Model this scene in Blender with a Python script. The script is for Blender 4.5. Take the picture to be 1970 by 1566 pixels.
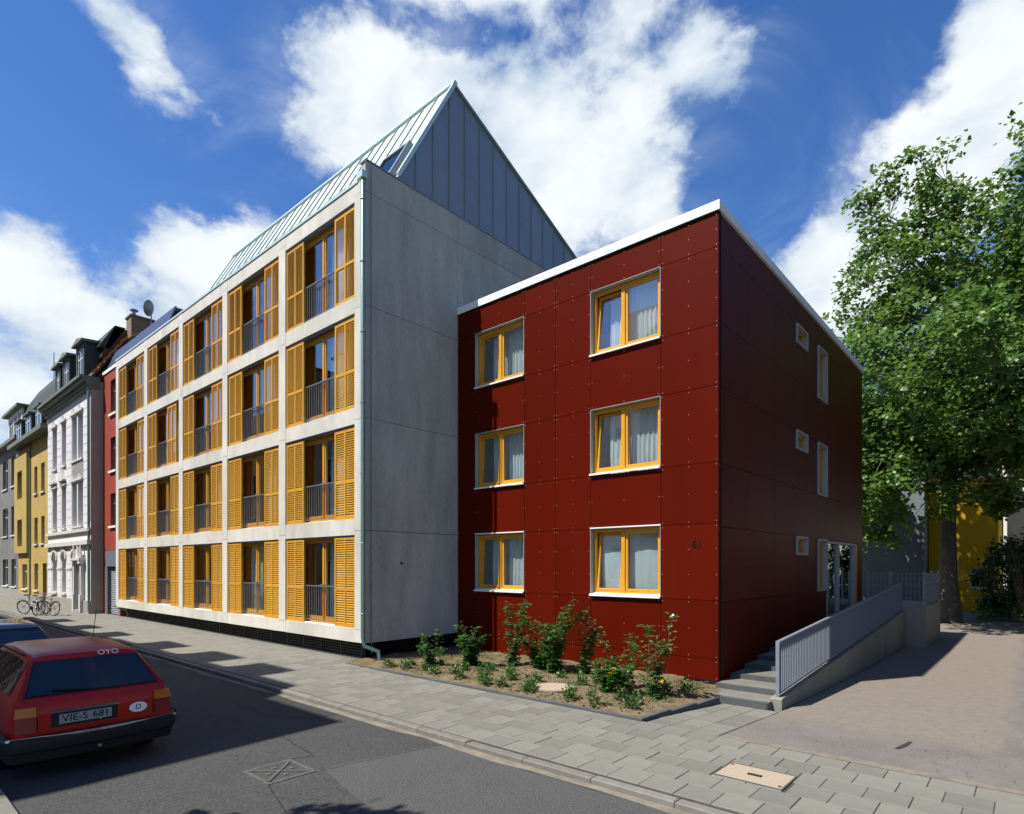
import bpy, math, random
from mathutils import Vector, Matrix, noise as mnoise

for o in list(bpy.data.objects):
    bpy.data.objects.remove(o)
S = bpy.context.scene
COL = S.collection
R = math.radians

# ------------------------------------------------------------------ camera
cam = bpy.data.cameras.new('camera')
cam.sensor_width = 36.0
cam.lens = 1138.0 / 1970.0 * 36.0
cam.shift_y = 305.0 / 1970.0
cam.clip_start = 0.1
cam.clip_end = 3000
co = bpy.data.objects.new('camera', cam)
co.location = (0, 0, 2.36)
co.rotation_euler = (R(90), 0, R(41.36))
COL.objects.link(co)
S.camera = co

# ------------------------------------------------------------------ light
SUN_AZ, SUN_EL = 66.5, 56.5          # direction the light travels (from +X towards +Y), elevation
sl = bpy.data.lights.new('sun', 'SUN')
sl.energy = 5.0
sl.angle = R(0.53)
sl.color = (1.0, 0.955, 0.88)
so = bpy.data.objects.new('sun', sl)
dv = Vector((math.cos(R(SUN_AZ)) * math.cos(R(SUN_EL)), math.sin(R(SUN_AZ)) * math.cos(R(SUN_EL)), -math.sin(R(SUN_EL))))
so.rotation_euler = dv.to_track_quat('-Z', 'Y').to_euler()
so.location = -dv * 60
COL.objects.link(so)

S.view_settings.view_transform = 'Standard'
S.view_settings.look = 'None'
S.view_settings.exposure = 0.70
S.view_settings.gamma = 1.0
S.view_settings.use_curve_mapping = False

S.cycles.max_bounces = 6; S.cycles.diffuse_bounces = 3; S.cycles.glossy_bounces = 3; S.cycles.transparent_max_bounces = 8
# ------------------------------------------------------------------ sky
W = bpy.data.worlds.new('World')
S.world = W
W.use_nodes = True
nt = W.node_tree
nt.nodes.clear()
def wn(t, **k):
    n = nt.nodes.new(t)
    for a, b in k.items(): setattr(n, a, b)
    return n
def wl(a, b): nt.links.new(a, b)
def setin(n, i, v):
    if isinstance(v, (int, float)): n.inputs[i].default_value = v
    elif isinstance(v, (tuple, list)): n.inputs[i].default_value = v
    else: wl(v, n.inputs[i])
def wm(op, a, b=None, c=None, clamp=False):
    n = wn('ShaderNodeMath', operation=op); n.use_clamp = clamp
    setin(n, 0, a)
    if b is not None: setin(n, 1, b)
    if c is not None: setin(n, 2, c)
    return n.outputs[0]
def wmap(v, a, b, c=0.0, d=1.0, smooth=True):
    n = wn('ShaderNodeMapRange'); n.interpolation_type = 'SMOOTHSTEP' if smooth else 'LINEAR'; n.clamp = True
    setin(n, 0, v); n.inputs[1].default_value = a; n.inputs[2].default_value = b
    n.inputs[3].default_value = c; n.inputs[4].default_value = d
    return n.outputs[0]
def wnoise(vec, scale, detail, rough, dist=0.0):
    n = wn('ShaderNodeTexNoise'); setin(n, 'Vector', vec)
    n.inputs['Scale'].default_value = scale; n.inputs['Detail'].default_value = detail
    n.inputs['Roughness'].default_value = rough; n.inputs['Distortion'].default_value = dist
    return n.outputs[0]
out = wn('ShaderNodeOutputWorld'); bg = wn('ShaderNodeBackground')
wl(bg.outputs[0], out.inputs[0])
sky = wn('ShaderNodeTexSky', sky_type='NISHITA')
sky.sun_disc = False
sky.sun_elevation = R(SUN_EL)
sky.sun_rotation = math.atan2(-dv.x, -dv.y)
sky.altitude = 0; sky.air_density = 1.0; sky.dust_density = 0.25; sky.ozone_density = 2.0
tc = wn('ShaderNodeTexCoord')
sep = wn('ShaderNodeSeparateXYZ'); wl(tc.outputs['Generated'], sep.inputs[0])
az = wm('MULTIPLY', wm('ARCTAN2', sep.outputs[0], sep.outputs[1]), 57.29578)
el = wm('MULTIPLY', wm('ARCSINE', sep.outputs[2]), 57.29578)
vm = wn('ShaderNodeVectorMath', operation='MULTIPLY'); wl(tc.outputs['Generated'], vm.inputs[0]); vm.inputs[1].default_value = (1, 1, 1.5)
dirv = vm.outputs[0]
# cloud banks: azimuth, elevation, half width, half height (degrees), tilt, weight
BANKS = [(-74.2,37.2,4.6,1.5,-24,.52),(-71.3,35.3,5.2,1.7,-16,.60),(-75.6,39.5,2.4,1.4,-40,.42),
 (-56.4,36.4,6.8,6.0,8,1.25),(-48.5,38.0,9.0,5.2,4,1.0),(-38.1,37.0,12.0,6.4,-2,1.0),(-34,33.4,8.0,6.0,-4,1.2),(-28.9,30.6,4.2,3.8,-6,1.1),(-44,45,13,4,0,.75),(-28.5,42.5,9.0,3.2,10,.7),(-38,30,8,5,0,1.0),(-30.5,37,7,5.5,8,1.0),(-24.5,39.5,7,3.2,14,.7),
 (-13.0,24.8,6.8,3.6,12,1.0),(-7.1,28.0,6.8,5.4,18,1.1),(0.5,33.4,7.6,5.6,22,1.1),(-13,20.5,8,4.6,0,1.0),
 (-81.5,20.4,6.0,4.0,-8,1.25),(-69.0,24.0,6.0,3.4,10,1.35),(-76,18.2,10,4.6,0,1.3),(-64.0,25.6,6,3.2,8,1.2),(-70.5,20.6,7,4.2,0,1.3),(-84,12,9,4,0,.9)]
ae = wn('ShaderNodeCombineXYZ'); wl(az, ae.inputs[0]); wl(el, ae.inputs[1])
# elsewhere round the sky the same scattered fair-weather cloud goes on
lown = wnoise(dirv, 2.1, 3, 0.5, 0.2)
inview = wmap(wm('ABSOLUTE', wm('ADD', az, 40.0)), 50.0, 62.0)
acc = wm('SUBTRACT', wm('MULTIPLY', wm('SUBTRACT', wm('MULTIPLY', lown, inview), 0.58), 5.0), 0.0)
for a0, e0, ra, re, rot, wgt in BANKS:
    mp = wn('ShaderNodeMapping', vector_type='TEXTURE'); wl(ae.outputs[0], mp.inputs[0])
    mp.inputs['Location'].default_value = (a0, e0, 0); mp.inputs['Rotation'].default_value = (0, 0, R(rot)); mp.inputs['Scale'].default_value = (ra, re, 1)
    ln = wn('ShaderNodeVectorMath', operation='LENGTH'); wl(mp.outputs[0], ln.inputs[0])
    acc = wm('SMOOTH_MAX', acc, wm('MULTIPLY_ADD', ln.outputs['Value'], -wgt, wgt), 0.25)
acc = wm('MAXIMUM', acc, -1.2)
n1 = wnoise(dirv, 5.5, 9, 0.60, 0.2)
n2 = wnoise(dirv, 15.0, 8, 0.64, 0.25)
dens = wm('ADD', acc, wm('ADD', wm('MULTIPLY', wm('SUBTRACT', n1, 0.5), 2.3), wm('MULTIPLY', wm('SUBTRACT', n2, 0.5), 1.05)))
alpha = wmap(dens, -0.06, 0.52)
# thin high veil
nv = wnoise(dirv, 3.2, 6, 0.62, 0.9)
veil = wm('MULTIPLY', wm('MULTIPLY', wmap(nv, 0.42, 0.80), wmap(acc, -1.1, 0.25)), 0.62)
alpha = wm('MAXIMUM', alpha, veil)
hz = wmap(el, 14.0, 1.0, 0.0, 0.55)
alpha = wm('MAXIMUM', alpha, hz)
# cloud body: sunlit tops, thinner blue grey undersides
sh = wnoise(dirv, 7.0, 4, 0.55, 0.3)
tone = wmap(wm('ADD', wm('MULTIPLY', wm('SUBTRACT', sh, 0.5), 1.6), wm('MULTIPLY', dens, 0.30)), -0.35, 0.45)
cmix = wn('ShaderNodeMix', data_type='RGBA')
wl(tone, cmix.inputs[0])
cmix.inputs[6].default_value = (1.75, 2.30, 3.05, 1)
cmix.inputs[7].default_value = (3.95, 4.15, 4.25, 1)
hs = wn('ShaderNodeHueSaturation'); hs.inputs['Saturation'].default_value = 1.30; hs.inputs['Value'].default_value = 0.68; hs.inputs['Hue'].default_value = 0.511
wl(sky.outputs[0], hs.inputs['Color'])
smix = wn('ShaderNodeMix', data_type='RGBA')
wl(alpha, smix.inputs[0]); wl(hs.outputs[0], smix.inputs[6]); wl(cmix.outputs[2], smix.inputs[7])
wl(smix.outputs[2], bg.inputs['Color'])
bg.inputs['Strength'].default_value = 0.15

# ------------------------------------------------------------------ materials
def mat(name, col, rough=0.75, spec=0.3, metal=0.0, var=0.0, vscale=4.0, stain=0.0, sscale=0.6, stretch=(1, 1, 1), stain_col=None,
        bump=0.0, bscale=60.0, rnd=0.0, coat=0.0, speck=0.0, speck_scale=260.0):
    m = bpy.data.materials.new(name); m.use_nodes = True
    t = m.node_tree; b = t.nodes['Principled BSDF']
    b.inputs['Base Color'].default_value = (*col, 1)
    b.inputs['Roughness'].default_value = rough
    b.inputs['Specular IOR Level'].default_value = spec
    b.inputs['Metallic'].default_value = metal
    if coat: b.inputs['Coat Weight'].default_value = coat; b.inputs['Coat Roughness'].default_value = 0.06
    if not (var or stain or bump or rnd or speck): return m
    tcn = t.nodes.new('ShaderNodeTexCoord'); mp = t.nodes.new('ShaderNodeMapping')
    t.links.new(tcn.outputs['Object'], mp.inputs[0]); mp.inputs['Scale'].default_value = stretch
    cur = None
    def nz(scale, det=6, ro=0.6):
        n = t.nodes.new('ShaderNodeTexNoise'); n.inputs['Scale'].default_value = scale
        n.inputs['Detail'].default_value = det; n.inputs['Roughness'].default_value = ro
        t.links.new(mp.outputs[0], n.inputs['Vector']); return n.outputs[0]
    def rng(v, a, b_, c, d):
        n = t.nodes.new('ShaderNodeMapRange'); n.inputs[1].default_value = a; n.inputs[2].default_value = b_
        n.inputs[3].default_value = c; n.inputs[4].default_value = d; t.links.new(v, n.inputs[0]); return n.outputs[0]
    def mix(fac, A, B, mode='MIX'):
        n = t.nodes.new('ShaderNodeMix'); n.data_type = 'RGBA'; n.blend_type = mode
        if isinstance(fac, float): n.inputs[0].default_value = fac
        else: t.links.new(fac, n.inputs[0])
        for i, x in ((6, A), (7, B)):
            if isinstance(x, tuple): n.inputs[i].default_value = (*x, 1)
            else: t.links.new(x, n.inputs[i])
        return n.outputs[2]
    cur = col
    if var:
        lo = tuple(c * (1 - var) for c in col); hi = tuple(min(1, c * (1 + var)) for c in col)
        cur = mix(rng(nz(vscale), 0.3, 0.7, 0, 1), lo, hi)
    if stain:
        sc = stain_col or tuple(c * 0.45 for c in col)
        cur = mix(rng(nz(sscale, 8, 0.65), 0.48, 0.72, 0, stain), cur, sc)
    if speck:
        cur = mix(rng(nz(speck_scale, 2, 0.5), 0.35, 0.65, 0, 1), cur, mix(float(speck), cur, tuple(min(1, c * 2.2) for c in col)))
    if rnd:
        oi = t.nodes.new('ShaderNodeObjectInfo')
        v = rng(oi.outputs['Random'], 0, 1, 1 - rnd, 1 + rnd)
        cb = t.nodes.new('ShaderNodeCombineColor')
        for i in range(3): t.links.new(v, cb.inputs[i])
        cur = mix(1.0, cur, cb.outputs[0], 'MULTIPLY')
    if not isinstance(cur, tuple): t.links.new(cur, b.inputs['Base Color'])
    if bump:
        bn = t.nodes.new('ShaderNodeBump'); bn.inputs['Strength'].default_value = bump; bn.inputs['Distance'].default_value = 0.01
        t.links.new(nz(bscale, 5, 0.65), bn.inputs['Height']); t.links.new(bn.outputs[0], b.inputs['Normal'])
    return m

def leaf_mat(name, col, col2, trans=0.35, rough=0.45):
    m = bpy.data.materials.new(name); m.use_nodes = True
    t = m.node_tree; b = t.nodes['Principled BSDF']
    g = t.nodes.new('ShaderNodeNewGeometry')
    mx = t.nodes.new('ShaderNodeMix'); mx.data_type = 'RGBA'
    t.links.new(g.outputs['Random Per Island'], mx.inputs[0])
    mx.inputs[6].default_value = (*col, 1); mx.inputs[7].default_value = (*col2, 1)
    t.links.new(mx.outputs[2], b.inputs['Base Color'])
    b.inputs['Roughness'].default_value = rough; b.inputs['Specular IOR Level'].default_value = 0.45
    tr = t.nodes.new('ShaderNodeBsdfTranslucent')
    hv = t.nodes.new('ShaderNodeHueSaturation'); hv.inputs['Hue'].default_value = 0.47; hv.inputs['Value'].default_value = 1.5
    t.links.new(mx.outputs[2], hv.inputs['Color']); t.links.new(hv.outputs[0], tr.inputs[0])
    ms = t.nodes.new('ShaderNodeMixShader'); ms.inputs[0].default_value = trans
    t.links.new(b.outputs[0], ms.inputs[1]); t.links.new(tr.outputs[0], ms.inputs[2])
    t.links.new(ms.outputs[0], t.nodes['Material Output'].inputs[0])
    return m

def glass_mat(name, tint=(0.90, 0.94, 0.94), base=0.19):
    m = bpy.data.materials.new(name); m.use_nodes = True
    t = m.node_tree; t.nodes.remove(t.nodes['Principled BSDF'])
    lw = t.nodes.new('ShaderNodeLayerWeight'); lw.inputs[0].default_value = 0.5
    pw = t.nodes.new('ShaderNodeMath'); pw.operation = 'POWER'; pw.inputs[1].default_value = 4.0
    t.links.new(lw.outputs['Facing'], pw.inputs[0])
    ma = t.nodes.new('ShaderNodeMath'); ma.operation = 'MULTIPLY_ADD'; ma.use_clamp = True
    t.links.new(pw.outputs[0], ma.inputs[0]); ma.inputs[1].default_value = 1 - base; ma.inputs[2].default_value = base
    tr = t.nodes.new('ShaderNodeBsdfTransparent'); tr.inputs[0].default_value = (*tint, 1)
    gl = t.nodes.new('ShaderNodeBsdfGlossy'); gl.inputs['Roughness'].default_value = 0.0; gl.inputs[0].default_value = (0.95, 0.97, 1, 1)
    ms = t.nodes.new('ShaderNodeMixShader')
    t.links.new(ma.outputs[0], ms.inputs[0]); t.links.new(tr.outputs[0], ms.inputs[1]); t.links.new(gl.outputs[0], ms.inputs[2])
    t.links.new(ms.outputs[0], t.nodes['Material Output'].inputs[0])
    return m

MT = dict(
 concrete=mat('concrete', (0.53, 0.515, 0.455), 0.85, 0.25, var=0.10, vscale=3.0, stain=0.55, sscale=0.55, stretch=(1, 1, 0.35), stain_col=(0.27, 0.27, 0.25), bump=0.25, bscale=35, rnd=0.035),
 concrete_shaded=mat('wall concrete', (0.345, 0.345, 0.315), 0.8, 0.3, var=0.16, vscale=2.2, stain=0.6, sscale=0.7, stretch=(1, 1, 0.22), stain_col=(0.17, 0.17, 0.155), bump=0.3, bscale=40, rnd=0.06, speck=0.12, speck_scale=30),  # front concrete darkened to stand in for the side's shade; streaks are stains
 asphalt2=mat('patched asphalt', (0.042, 0.0415, 0.040), 0.85, 0.3, var=0.2, vscale=2.0, stain=0.4, sscale=0.8, stain_col=(0.027, 0.027, 0.027), bump=0.7, bscale=90, speck=1.0, speck_scale=55),
 asphalt3=mat('old dark asphalt', (0.022, 0.022, 0.022), 0.8, 0.35, var=0.25, vscale=2.0, stain=0.4, sscale=0.8, stain_col=(0.015, 0.015, 0.015), bump=0.7, bscale=90, speck=0.8, speck_scale=55),
 shadewood=mat('shaded surround wood', (0.085, 0.045, 0.018), 0.6, 0.3, var=0.15, vscale=6),  # brown stands in for deep shade on the orange wood beside the windows
 blockerbrick=mat('dark brick', (0.022, 0.018, 0.015), 0.9, 0.2, var=0.2, vscale=4),  # near black so the added light-blocking house bounces little sun
 dark=mat('dark cavity', (0.012, 0.011, 0.010), 0.9, 0.1),
 orange=mat('orange wood paint', (0.50, 0.252, 0.020), 0.5, 0.35, var=0.12, vscale=9, rnd=0.10, bump=0.05, bscale=40),
 orange2=mat('amber window wood', (0.58, 0.27, 0.02), 0.4, 0.4, var=0.08, vscale=12),
 steel=mat('galvanised rail', (0.20, 0.22, 0.235), 0.42, 0.5, metal=0.5, var=0.10, vscale=20),
 railgrey=mat('grey rail paint', (0.17, 0.19, 0.225), 0.45, 0.4, var=0.08, vscale=8),
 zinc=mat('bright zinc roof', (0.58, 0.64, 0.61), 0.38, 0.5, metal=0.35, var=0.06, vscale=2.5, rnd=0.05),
 zincdark=mat('shade grey zinc', (0.21, 0.25, 0.29), 0.45, 0.45, metal=0.25, var=0.07, vscale=1.5, rnd=0.05),  # roof zinc with the shade of gable and rear slope put in its colour
 zincedge=mat('pale green zinc trim', (0.50, 0.62, 0.57), 0.4, 0.5, metal=0.3),
 seam=mat('standing seam', (0.20, 0.26, 0.25), 0.5, 0.4, metal=0.2),
 blueroof=mat('slate blue metal roof', (0.055, 0.062, 0.11), 0.4, 0.5, metal=0.2, var=0.05, vscale=2),
 pipe=mat('green zinc pipe', (0.17, 0.28, 0.25), 0.35, 0.6, metal=0.5, var=0.1, vscale=10),
 red=mat('red facade panel', (0.080, 0.0055, 0.0014), 0.38, 0.06, var=0.07, vscale=0.8, stain=0.12, sscale=0.9, stain_col=(0.11, 0.014, 0.008), stretch=(1, 1, .3), rnd=0.09),
 rivet=mat('panel rivet', (0.45, 0.30, 0.27), 0.4, 0.5, metal=0.3),
 white=mat('white coping', (0.78, 0.78, 0.75), 0.5, 0.4, var=0.04, vscale=3),
 sill=mat('white sill', (0.74, 0.74, 0.72), 0.45, 0.4, var=0.04, vscale=5),
 reveal=mat('grey window reveal', (0.30, 0.31, 0.30), 0.5, 0.4),
 room=mat('room interior', (0.075, 0.068, 0.055), 0.9, 0.1),
 curtain=mat('sheer curtain', (0.66, 0.70, 0.72), 0.9, 0.1, var=0.06, vscale=6),
 glass=glass_mat('window glass'),
 asphalt=mat('asphalt', (0.031, 0.031, 0.030), 0.85, 0.3, var=0.20, vscale=1.3, stain=0.45, sscale=0.35, stain_col=(0.019, 0.0195, 0.0195), bump=0.7, bscale=90, speck=1.0, speck_scale=60),
 drive=mat('driveway asphalt', (0.086, 0.080, 0.078), 0.9, 0.2, var=0.14, vscale=1.1, stain=0.5, sscale=0.5, stain_col=(0.062, 0.060, 0.061), bump=0.3, bscale=140, speck=0.35, speck_scale=120),
 sand=mat('sandy gravel surface', (0.112, 0.088, 0.066), 0.95, 0.15, var=0.2, vscale=1.4, stain=0.75, sscale=0.7, stain_col=(0.078, 0.069, 0.062), bump=0.4, bscale=120, speck=0.5, speck_scale=90),
 slab=mat('paving slab', (0.146, 0.141, 0.119), 0.88, 0.25, var=0.13, vscale=3.0, stain=0.5, sscale=1.3, stain_col=(0.098, 0.096, 0.088), bump=0.25, bscale=90, rnd=0.13, speck=0.15, speck_scale=150),
 joint=mat('joint sand', (0.060, 0.055, 0.046), 0.95, 0.1, var=0.2, vscale=8),
 kerb=mat('kerb stone', (0.165, 0.155, 0.135), 0.85, 0.25, var=0.15, vscale=6, rnd=0.12, bump=0.3, bscale=80),
 gutter=mat('gutter grit', (0.175, 0.150, 0.118), 0.95, 0.15, var=0.25, vscale=5, stain=0.5, sscale=3, stain_col=(0.13, 0.12, 0.11)),
 edging=mat('dark edging stone', (0.075, 0.08, 0.08), 0.85, 0.25, var=0.15, vscale=8, rnd=0.1),
 soil=mat('sandy soil', (0.155, 0.118, 0.070), 0.97, 0.1, var=0.35, vscale=5, stain=0.8, sscale=2.5, stain_col=(0.075, 0.06, 0.035), bump=1.0, bscale=45),
 iron=mat('cast iron', (0.10, 0.095, 0.085), 0.7, 0.4, metal=0.3, var=0.3, vscale=20),
 aggregate=mat('aggregate concrete', (0.25, 0.205, 0.15), 0.9, 0.2, var=0.2, vscale=40, speck=0.5, speck_scale=160, bump=0.3, bscale=120),
 rampwall=mat('ramp wall concrete', (0.21, 0.205, 0.17), 0.85, 0.25, var=0.14, vscale=2, stain=0.6, sscale=1.2, stretch=(1, 1, 0.3), stain_col=(0.16, 0.16, 0.12), bump=0.25, bscale=30),
 earth=mat('bare earth', (0.14, 0.12, 0.09), 0.97, 0.1, var=0.3, vscale=0.8),
 bark=mat('plane tree bark', (0.10, 0.09, 0.068), 0.9, 0.2, var=0.35, vscale=3, stain=0.8, sscale=2.0, stretch=(1, 1, 0.5), stain_col=(0.07, 0.06, 0.045), bump=0.5, bscale=12),
 stem=mat('woody stem', (0.10, 0.075, 0.04), 0.85, 0.2, var=0.2, vscale=20),
 leaf=leaf_mat('plane leaves', (0.040, 0.105, 0.012), (0.098, 0.200, 0.030), 0.42, 0.42),
 leafdark=leaf_mat('dark leaves', (0.012, 0.035, 0.010), (0.03, 0.065, 0.016), 0.25, 0.5),
 rose=leaf_mat('rose leaves', (0.026, 0.085, 0.016), (0.07, 0.165, 0.032), 0.3, 0.4),
 herb=leaf_mat('herb leaves', (0.045, 0.085, 0.018), (0.09, 0.14, 0.04), 0.3, 0.5),
 yellowfl=mat('yellow petals', (0.80, 0.52, 0.02), 0.6, 0.2),
 whitefl=mat('white petals', (0.8, 0.78, 0.74), 0.6, 0.2),
 stuccowhite=mat('white stucco', (0.60, 0.585, 0.585), 0.85, 0.2, var=0.06, vscale=2, stain=0.25, sscale=0.8, stain_col=(0.42, 0.41, 0.40)),
 stuccobeige=mat('beige render', (0.33, 0.30, 0.24), 0.9, 0.2, var=0.08, vscale=1.5),
 stuccoyellow=mat('ochre render', (0.40, 0.285, 0.085), 0.9, 0.2, var=0.10, vscale=1.5, stain=0.4, sscale=0.7, stain_col=(0.28, 0.21, 0.09)),
 stuccogrey=mat('grey render', (0.17, 0.165, 0.15), 0.9, 0.2, var=0.25, vscale=1.2, stain=0.6, sscale=0.6, stain_col=(0.09, 0.09, 0.085)),
 stonetrim=mat('stone trim', (0.50, 0.49, 0.46), 0.85, 0.2, var=0.1, vscale=3),
 plinth=mat('plinth stone', (0.27, 0.255, 0.23), 0.9, 0.2, var=0.15, vscale=3),
 slate=mat('slate roof', (0.045, 0.055, 0.045), 0.7, 0.3, var=0.3, vscale=6, stretch=(1, 1, 3)),
 tile=mat('brown clay tile', (0.105, 0.05, 0.025), 0.85, 0.2, var=0.35, vscale=9, stretch=(1, 1, 2)),
 tileorange=mat('orange ridge tile', (0.42, 0.13, 0.045), 0.8, 0.25, var=0.25, vscale=6, rnd=0.15),
 cornice=mat('grey green cornice', (0.13, 0.145, 0.12), 0.7, 0.3, var=0.1, vscale=3),
 framewhite=mat('white window frame', (0.62, 0.62, 0.62), 0.5, 0.4),
 framedark=mat('dark window frame', (0.05, 0.045, 0.04), 0.5, 0.4),
 brick=mat('chimney render', (0.20, 0.15, 0.10), 0.9, 0.2, var=0.25, vscale=8),
 redrender=mat('red side panel', (0.27, 0.05, 0.035), 0.6, 0.3, var=0.06, vscale=1),
 shutterdark=mat('rolling gate lattice', (0.26, 0.27, 0.29), 0.5, 0.5, metal=0.4),
 bluegrey=mat('blue grey garage trim', (0.11, 0.14, 0.18), 0.6, 0.35),
 bggrey=mat('grey blue render', (0.14, 0.165, 0.185), 0.9, 0.2, var=0.08, vscale=0.6),
 bgyellow=mat('bright yellow render', (0.60, 0.37, 0.02), 0.85, 0.2, var=0.06, vscale=1),
 bgcream=mat('cream render', (0.60, 0.57, 0.50), 0.9, 0.2, var=0.05, vscale=1),
 carred=mat('red car paint', (0.40, 0.011, 0.006), 0.30, 0.30),
 carmaroon=mat('maroon car paint', (0.10, 0.012, 0.016), 0.25, 0.5, coat=0.9),
 carblue=mat('blue car paint', (0.03, 0.05, 0.13), 0.25, 0.5, coat=0.9),
 carglass=mat('car glass', (0.004, 0.005, 0.007), 0.02, 0.75),
 rubber=mat('black rubber', (0.012, 0.012, 0.013), 0.6, 0.3),
 chrome=mat('chrome strip', (0.62, 0.64, 0.68), 0.12, 0.5, metal=1.0),
 lampred=mat('red tail lens', (0.20, 0.006, 0.005), 0.3, 0.4),
 lampamber=mat('amber tail lens', (0.50, 0.12, 0.008), 0.3, 0.4),
 plate=mat('number plate', (0.26, 0.27, 0.265), 0.5, 0.4),
 black=mat('black lettering', (0.008, 0.008, 0.008), 0.6, 0.2),
 lettering=mat('white lettering', (0.8, 0.78, 0.76), 0.5, 0.2),
 bikeframe=mat('silver bicycle paint', (0.42, 0.44, 0.46), 0.3, 0.5, metal=0.5),
 bikedark=mat('dark green bicycle paint', (0.02, 0.045, 0.04), 0.3, 0.5),
 bikered=mat('dark red bicycle paint', (0.12, 0.015, 0.02), 0.3, 0.5),
 lawn=mat('lawn', (0.05, 0.09, 0.02), 0.95, 0.1, var=0.3, vscale=3),
)

# driveway: asphalt with a trodden sandy patch down its middle, soft ragged edges
def drive_mat():
    m = bpy.data.materials.new('driveway surface'); m.use_nodes = True
    t = m.node_tree; b = t.nodes['Principled BSDF']; b.inputs['Roughness'].default_value = 0.92; b.inputs['Specular IOR Level'].default_value = 0.18
    def nd(ty, **k):
        n = t.nodes.new(ty)
        for q, v in k.items(): setattr(n, q, v)
        return n
    tcn = nd('ShaderNodeTexCoord'); sp = nd('ShaderNodeSeparateXYZ'); t.links.new(tcn.outputs['Object'], sp.inputs[0])
    def nz(sc, det=7, ro=0.62):
        n = nd('ShaderNodeTexNoise'); n.inputs['Scale'].default_value = sc; n.inputs['Detail'].default_value = det; n.inputs['Roughness'].default_value = ro
        t.links.new(tcn.outputs['Object'], n.inputs['Vector']); return n.outputs[0]
    def ma(op, a, b_=0.0, c=None):
        n = nd('ShaderNodeMath', operation=op)
        for i, v in enumerate((a, b_, c)):
            if v is None: continue
            if isinstance(v, (int, float)): n.inputs[i].default_value = v
            else: t.links.new(v, n.inputs[i])
        return n.outputs[0]
    def mr(v, a, b_, c=0.0, d=1.0):
        n = nd('ShaderNodeMapRange'); n.interpolation_type = 'SMOOTHSTEP'; t.links.new(v, n.inputs[0])
        for i, q in enumerate((a, b_, c, d)): n.inputs[i+1].default_value = q
        return n.outputs[0]
    def mix(f, A, B_):
        n = nd('ShaderNodeMix', data_type='RGBA')
        if isinstance(f, float): n.inputs[0].default_value = f
        else: t.links.new(f, n.inputs[0])
        for i, x in ((6, A), (7, B_)):
            if isinstance(x, tuple): n.inputs[i].default_value = (*x, 1)
            else: t.links.new(x, n.inputs[i])
        return n.outputs[2]
    wob_ = ma('MULTIPLY', ma('SUBTRACT', nz(1.6), 0.5), 0.9)
    x = ma('ADD', sp.outputs[0], wob_); y = ma('ADD', sp.outputs[1], ma('MULTIPLY', wob_, 1.6))
    yl = ma('ADD', y, ma('MULTIPLY', sp.outputs[0], -0.12))
    m1 = ma('MULTIPLY', mr(x, -0.22, -0.42), mr(yl, 9.6, 10.9))
    big = nz(0.8); fine = nz(70, 3, 0.6); mid = nz(6)
    asp = mix(mr(big, 0.35, 0.68), (0.102, 0.097, 0.094), (0.138, 0.129, 0.121))
    snd_ = mix(mr(mid, 0.3, 0.7), (0.138, 0.120, 0.099), (0.180, 0.152, 0.122))
    dust = mr(nz(1.1, 9, 0.7), 0.50, 0.70, 0.0, 0.55)
    c = mix(ma('MAXIMUM', m1, dust), asp, snd_)
    c = mix(mr(fine, 0.40, 0.62, 0.0, 0.55), c, (0.24, 0.21, 0.18))
    c = mix(mr(nz(2.4, 9, 0.7), 0.62, 0.74, 0.0, 0.5), c, (0.08, 0.074, 0.068))
    t.links.new(c, b.inputs['Base Color'])
    bn = nd('ShaderNodeBump'); bn.inputs['Strength'].default_value = 0.5; bn.inputs['Distance'].default_value = 0.012
    t.links.new(nz(60, 4, 0.7), bn.inputs['Height']); t.links.new(bn.outputs[0], b.inputs['Normal'])
    return m
MT['drivemix'] = drive_mat()

# ------------------------------------------------------------------ helpers
INV = {}
def tag(o, label=None, cat=None, group=None, kind=None):
    if label: o['label'] = label
    if cat: o['category'] = cat
    if group: o['group'] = group
    if kind: o['kind'] = kind
    return o
def empty(name, loc, label, cat, group=None, rotz=0.0):
    o = bpy.data.objects.new(name, None); COL.objects.link(o)
    o.empty_display_size = 0.3
    o.location = loc; o.rotation_euler = (0, 0, rotz)
    INV[o] = Matrix.LocRotScale(Vector(loc), Matrix.Rotation(rotz, 3, 'Z').to_quaternion(), None).inverted()
    return tag(o, label, cat, group)
def setpar(o, parent, world=True):
    if parent is None: return
    o.parent = parent
    if world and parent in INV: o.matrix_parent_inverse = INV[parent]
def inst(name, me, parent=None, loc=(0, 0, 0), rot=None, world=True, scale=None):
    o = bpy.data.objects.new(name, me); COL.objects.link(o)
    o.location = loc
    if rot: o.rotation_euler = rot
    if scale: o.scale = scale
    setpar(o, parent, world)
    return o
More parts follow.
